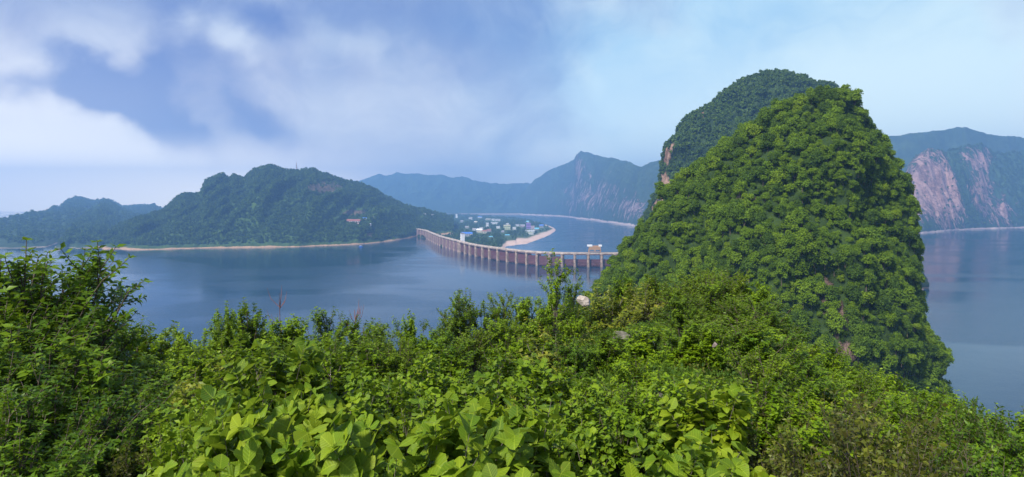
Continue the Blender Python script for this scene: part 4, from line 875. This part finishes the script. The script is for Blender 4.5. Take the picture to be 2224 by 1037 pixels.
for a_ in [('feather', 1560, 600, 17, 1.1), ('feather', 1650, 650, 15, 1.1), ('feather', 1480, 640, 16, .9), ('small', 1690, 720, 13, .9), ('feather', 1600, 740, 12, 1.0), ('small', 1820, 800, 22, 1.1), ('small', 1900, 825, 21, 1.1), ('small', 1990, 850, 20, 1.0), ('small', 1760, 800, 16, .9), ('small', 1870, 860, 13, .9), ('small', 1970, 880, 13, .9), ('small', 2040, 870, 17, .8), ('small', 1700, 850, 10, .7), ('small', 1770, 870, 9.5, .7), ('small', 1840, 895, 10, .8), ('small', 1910, 905, 10.5, .8), ('deep', 1980, 870, 18, .8), ('small', 1870, 830, 20, .9), ('small', 1800, 815, 20, .8), ('small', 1940, 850, 20, .9), ('golden', 1700, 930, 6.5, .8), ('small', 2050, 935, 8.5, .7), ('deep', 230, 860, 6.5, .6), ('deep', 300, 900, 6, .6), ('deep', 0, 900, 4.2, .5), ('deep', 90, 930, 4.3, .5)]: add(*a_, 'lower')
# broad-leaved shrubs, from the second row down to the frame's edge
for a_ in [('medium', 560, 790, 6.6, .9), ('broad', 625, 768, 6.0, .85), ('medium', 705, 790, 6.6, .9), ('medium', 800, 812, 6.6, .9), ('medium', 880, 800, 7.0, .9), ('medium', 955, 792, 7.0, .9), ('medium', 1050, 790, 7.2, .9), ('medium', 1130, 775, 7.4, 1.0), ('medium', 1215, 815, 7.0, .8), ('medium', 1300, 850, 6.4, .7), ('medium', 1375, 835, 7.0, .8), ('medium', 1470, 830, 7.0, .8), ('medium', 1590, 830, 6.4, .8), ('medium', 480, 835, 6.0, .8), ('medium', 400, 870, 5.4, .7), ('medium', 1650, 860, 6.0, .7)]: add(*a_, 'second')
for a_ in [('broad', 500, 890, 4.2, .7), ('medium', 430, 920, 4.4, .6), ('medium', 590, 865, 4.8, .7), ('broad', 700, 885, 4.3, .75), ('medium', 790, 858, 4.9, .75), ('medium', 880, 872, 4.6, .7), ('broad', 950, 900, 4.1, .7), ('medium', 1050, 868, 4.9, .75), ('broad', 1150, 890, 4.2, .7), ('medium', 1250, 880, 4.8, .7), ('medium', 1340, 905, 4.6, .65), ('medium', 1440, 890, 4.8, .7), ('broad', 1565, 862, 4.3, .75)]: add(*a_, 'third')
for a_ in [('broad', 520, 975, 2.9, .65), ('broad', 655, 945, 3.1, .7), ('medium', 735, 960, 3.4, .55), ('broad', 830, 975, 2.9, .7), ('broad', 985, 960, 2.9, .75), ('medium', 1090, 965, 3.4, .55), ('broad', 1190, 925, 3.1, .75), ('medium', 1300, 960, 3.4, .55), ('broad', 1420, 975, 2.9, .65), ('broad', 1575, 985, 3.0, .6), ('medium', 380, 985, 3.6, .6)]: add(*a_, 'front')
for a_ in [('small', 395, 905, 5.0, .5), ('golden', 560, 905, 4.6, .6), ('small', 880, 870, 5.6, .5), ('small', 1020, 900, 5.0, .45), ('golden', 1130, 890, 4.6, .55), ('small', 1345, 895, 4.8, .45), ('small', 1500, 900, 4.8, .45), ('small', 1650, 905, 5.2, .45), ('small', 1740, 935, 5.0, .45), ('small', 1900, 900, 6.5, .55)]: add(*a_, 'front')
for a_ in [('brown', 1660, 960, 4.6, .7), ('brown', 1835, 880, 6.0, 1.0), ('brown', 1950, 930, 5.4, .9)]: add(*a_, 'front')
for a_ in [('brown', 1700, 905, 5.0, .9), ('brown', 1790, 900, 5.2, 1.0), ('brown', 1880, 930, 4.8, .9), ('brown', 1760, 965, 3.9, .8), ('brown', 1890, 975, 3.9, .8), ('brown', 1975, 985, 4.4, .8), ('brown', 300, 985, 4.6, .7)]: add(*a_, 'front')
ORD = ['leftmost', 'second', 'third', 'fourth', 'fifth', 'sixth', 'seventh', 'eighth', 'ninth', 'tenth', 'eleventh', 'twelfth', 'thirteenth', 'fourteenth', 'fifteenth', 'sixteenth', 'seventeenth', 'eighteenth', 'nineteenth', 'twentieth', 'twenty-first', 'twenty-second', 'twenty-third', 'twenty-fourth', 'twenty-fifth', 'twenty-sixth', 'twenty-seventh', 'twenty-eighth', 'twenty-ninth', 'thirtieth']
ROWTXT = {'skyline': 'along the skyline below the lake', 'crest': 'on the crest below the peaks', 'middle': 'in the middle belt of foliage', 'lower': 'in the lower belt of foliage', 'second': 'in their back row', 'third': 'in their middle row', 'front': 'along the bottom edge'}
cnt = {}
from collections import Counter
tots = Counter((k_, r_) for k_, _, _, _, _, r_ in PL)
for kind, px_, py_, D, wf, row in sorted(PL, key=lambda q: q[1]):
    vs_, H0, R0 = KIND[kind]; nm, desc, cat = NAMES[kind]
    X, Y = (px_ - W / 2) / F * D, D; gz = float(ground_z(X, Y)); top = CZ - (py_ - YH) / F * D
    sz = max(0.35, (top - gz + 0.1) / H0)
    g = empty(nm, (X, Y, gz - 0.1), RNG.uniform(0, 6.28))
    sw = wf * (0.6 + 0.4 * sz) if kind != 'broad' else wf * (0.7 + 0.3 * sz)
    g.scale = (sw, sw, sz * 0.97)
    k = cnt.get((kind, row), 0); cnt[(kind, row)] = k + 1
    if tots[(kind, row)] == 1: lb = '%s %s' % (desc, ROWTXT[row])
    else: lb = '%s from the left of the %ss %s' % (ORD[k] if k else 'first', desc, ROWTXT[row])
    tag(g, lb, cat, nm.replace('_', ' ') + 's of the foreground')
    st, fo = vs_[int(RNG.integers(0, len(vs_)))]
    link('stem' if kind != 'young' else 'trunk', st, g); link('foliage' if kind not in ('young', 'deep') else 'crown', fo, g)

# bare red stems standing above the bushes
def dead(px_, py_, D, label):
    X = (px_ - W / 2) / F * D; gz = float(ground_z(X, D)); h = CZ - (py_ - YH) / F * D - gz; paths = [(np.array([[0, 0, 0], [.03, 0, h * .5], [-.02, 0, h]]), np.array([.03, .02, .006]))]
    for q in range(14):
        f = RNG.uniform(.45, .95); a_ = RNG.uniform(0, 6.28); l_ = RNG.uniform(.2, .55); p0 = np.array([0, 0, h * f]); paths.append((np.array([p0, p0 + [math.cos(a_) * l_ * .5, math.sin(a_) * l_ * .5, l_ * .5], p0 + [math.cos(a_) * l_ * .7, math.sin(a_) * l_ * .7, l_ * 1.1]]), np.array([.012, .008, .004])))
    V, Fs = tubes(paths, 4); o = link('dead_sapling', npmesh('dead_sapling', V, Fs, [M['redstem']])); o.location = (X, D, gz); tag(o, label, 'dead sapling')
dead(608, 650, 17, 'bare reddish dead sapling against the lake, tallest of the pair'); dead(772, 672, 18, 'bare thin dead sapling against the lake right of the dark tree')
# rocks
import bmesh
def rock(px_, py_, D, sx, sy, sz, m_, label, seed, rz=0.0):
    bm = bmesh.new(); bmesh.ops.create_icosphere(bm, subdivisions=4, radius=1.0)
    rg = np.random.default_rng(int(seed * 10)); pl = rg.normal(size=(16, 3)); pl /= np.linalg.norm(pl, axis=1, keepdims=True); dd = rg.uniform(0.5, 0.85, 16)
    for v in bm.verts:
        q = np.array(v.co)
        for n_, d_ in zip(pl, dd):
            e_ = q @ n_ - d_
            if e_ > 0: q = q - e_ * n_ * 0.97
        q = q * (1 + 0.05 * float(fbm(q[0] * 4 + seed, q[1] * 4, q[2] * 4, 4))); v.co = (q[0] * sx, q[1] * sy, q[2] * sz)
    me = bpy.data.meshes.new('rock'); bm.to_mesh(me); bm.free(); me.materials.append(m_); o = link('rock', me)
    X = (px_ - W / 2) / F * D; o.location = (X, D, CZ - (py_ - YH) / F * D); o.rotation_euler = (0.1, 0.25, rz); tag(o, label, 'rock')
M['mossrock'] = plain('mossy_rock', (0.13, 0.12, 0.085), 0.95, 0.45, 4.0)
rock(1268, 654, 19, .22, .25, .20, M['rock'], 'pale pointed rock beside the slender young trees', 1.0, .3)
rock(1352, 734, 15, .30, .4, .15, M['mossrock'], 'brown mossy rock slab below the yellow green bushes', 2.0, .5)
rock(1412, 746, 13, .16, .3, .08, M['mossrock'], 'low mossy rock right of the brown slab', 3.0)
rock(1552, 750, 10.5, .045, .06, .06, M['darkrock'], 'small pale rock tip poking from the feathery bushes', 4.0)
rock(1440, 864, 7, .10, .12, .04, M['mossrock'], 'flat grey rock in the undergrowth above the front shrubs', 5.0)
# ground cover between the bushes
def tuft(n, h, spread, leaf, T, m_):
    p = RNG.normal(size=(n, 3)) * [spread, spread, 0]; p[:, 2] = RNG.uniform(0.02, h, n)
    d = rdir(n) * 0.8 + np.array([0, 0, 0.7]); return foliage_mesh('tuft', T, p, d, np.array([0, 0, 1.0]) + rdir(n) * 0.5, leaf * RNG.uniform(0.6, 1.3, n), m_)
TU = [tuft(70, .30, .20, .075, TS, M['backtree']), tuft(80, .32, .22, .08, TS, M['hilldark']), tuft(70, .28, .2, .07, TS, M['brown']), tuft(70, .26, .22, .10, TF, M['hilldark'])]
r_ = np.exp(RNG.uniform(math.log(4), math.log(90), 12000)); a_ = RNG.uniform(-0.95, 0.95, 12000)
gxx, gyy = r_ * np.sin(a_), r_ * np.cos(a_); gp = np.stack([gxx, gyy, ground_z(gxx, gyy) - .03], 1)
scatter('ground_cover', gp, 0.6 + 0.035 * r_, proto_collection('tufts', TU), 4, 'low green undergrowth between the foreground bushes', 'undergrowth')

# ---------------------------------------------------------------- haze
V, Fq = [], []; box(V, Fq, -10200, 10200, -3400, 10800, -29.5, 752)
me = bpy.data.meshes.new('haze'); me.from_pydata(V, [], Fq); me.update()
hm = bpy.data.materials.new('haze_air'); hm.use_nodes = True; t = NT(hm.node_tree); t.n.clear()
pv = t.node('ShaderNodeVolumePrincipled'); pv.inputs['Color'].default_value = HAZE_COLOR; pv.inputs['Density'].default_value = HAZE_DENSITY; pv.inputs['Anisotropy'].default_value = 0.2
t.l.new(pv.outputs[0], t.node('ShaderNodeOutputMaterial').inputs['Volume'])
hz = link('haze', me, None, [hm]); tag(hz, 'thin blue haze filling the valley', 'haze', None, 'stuff')
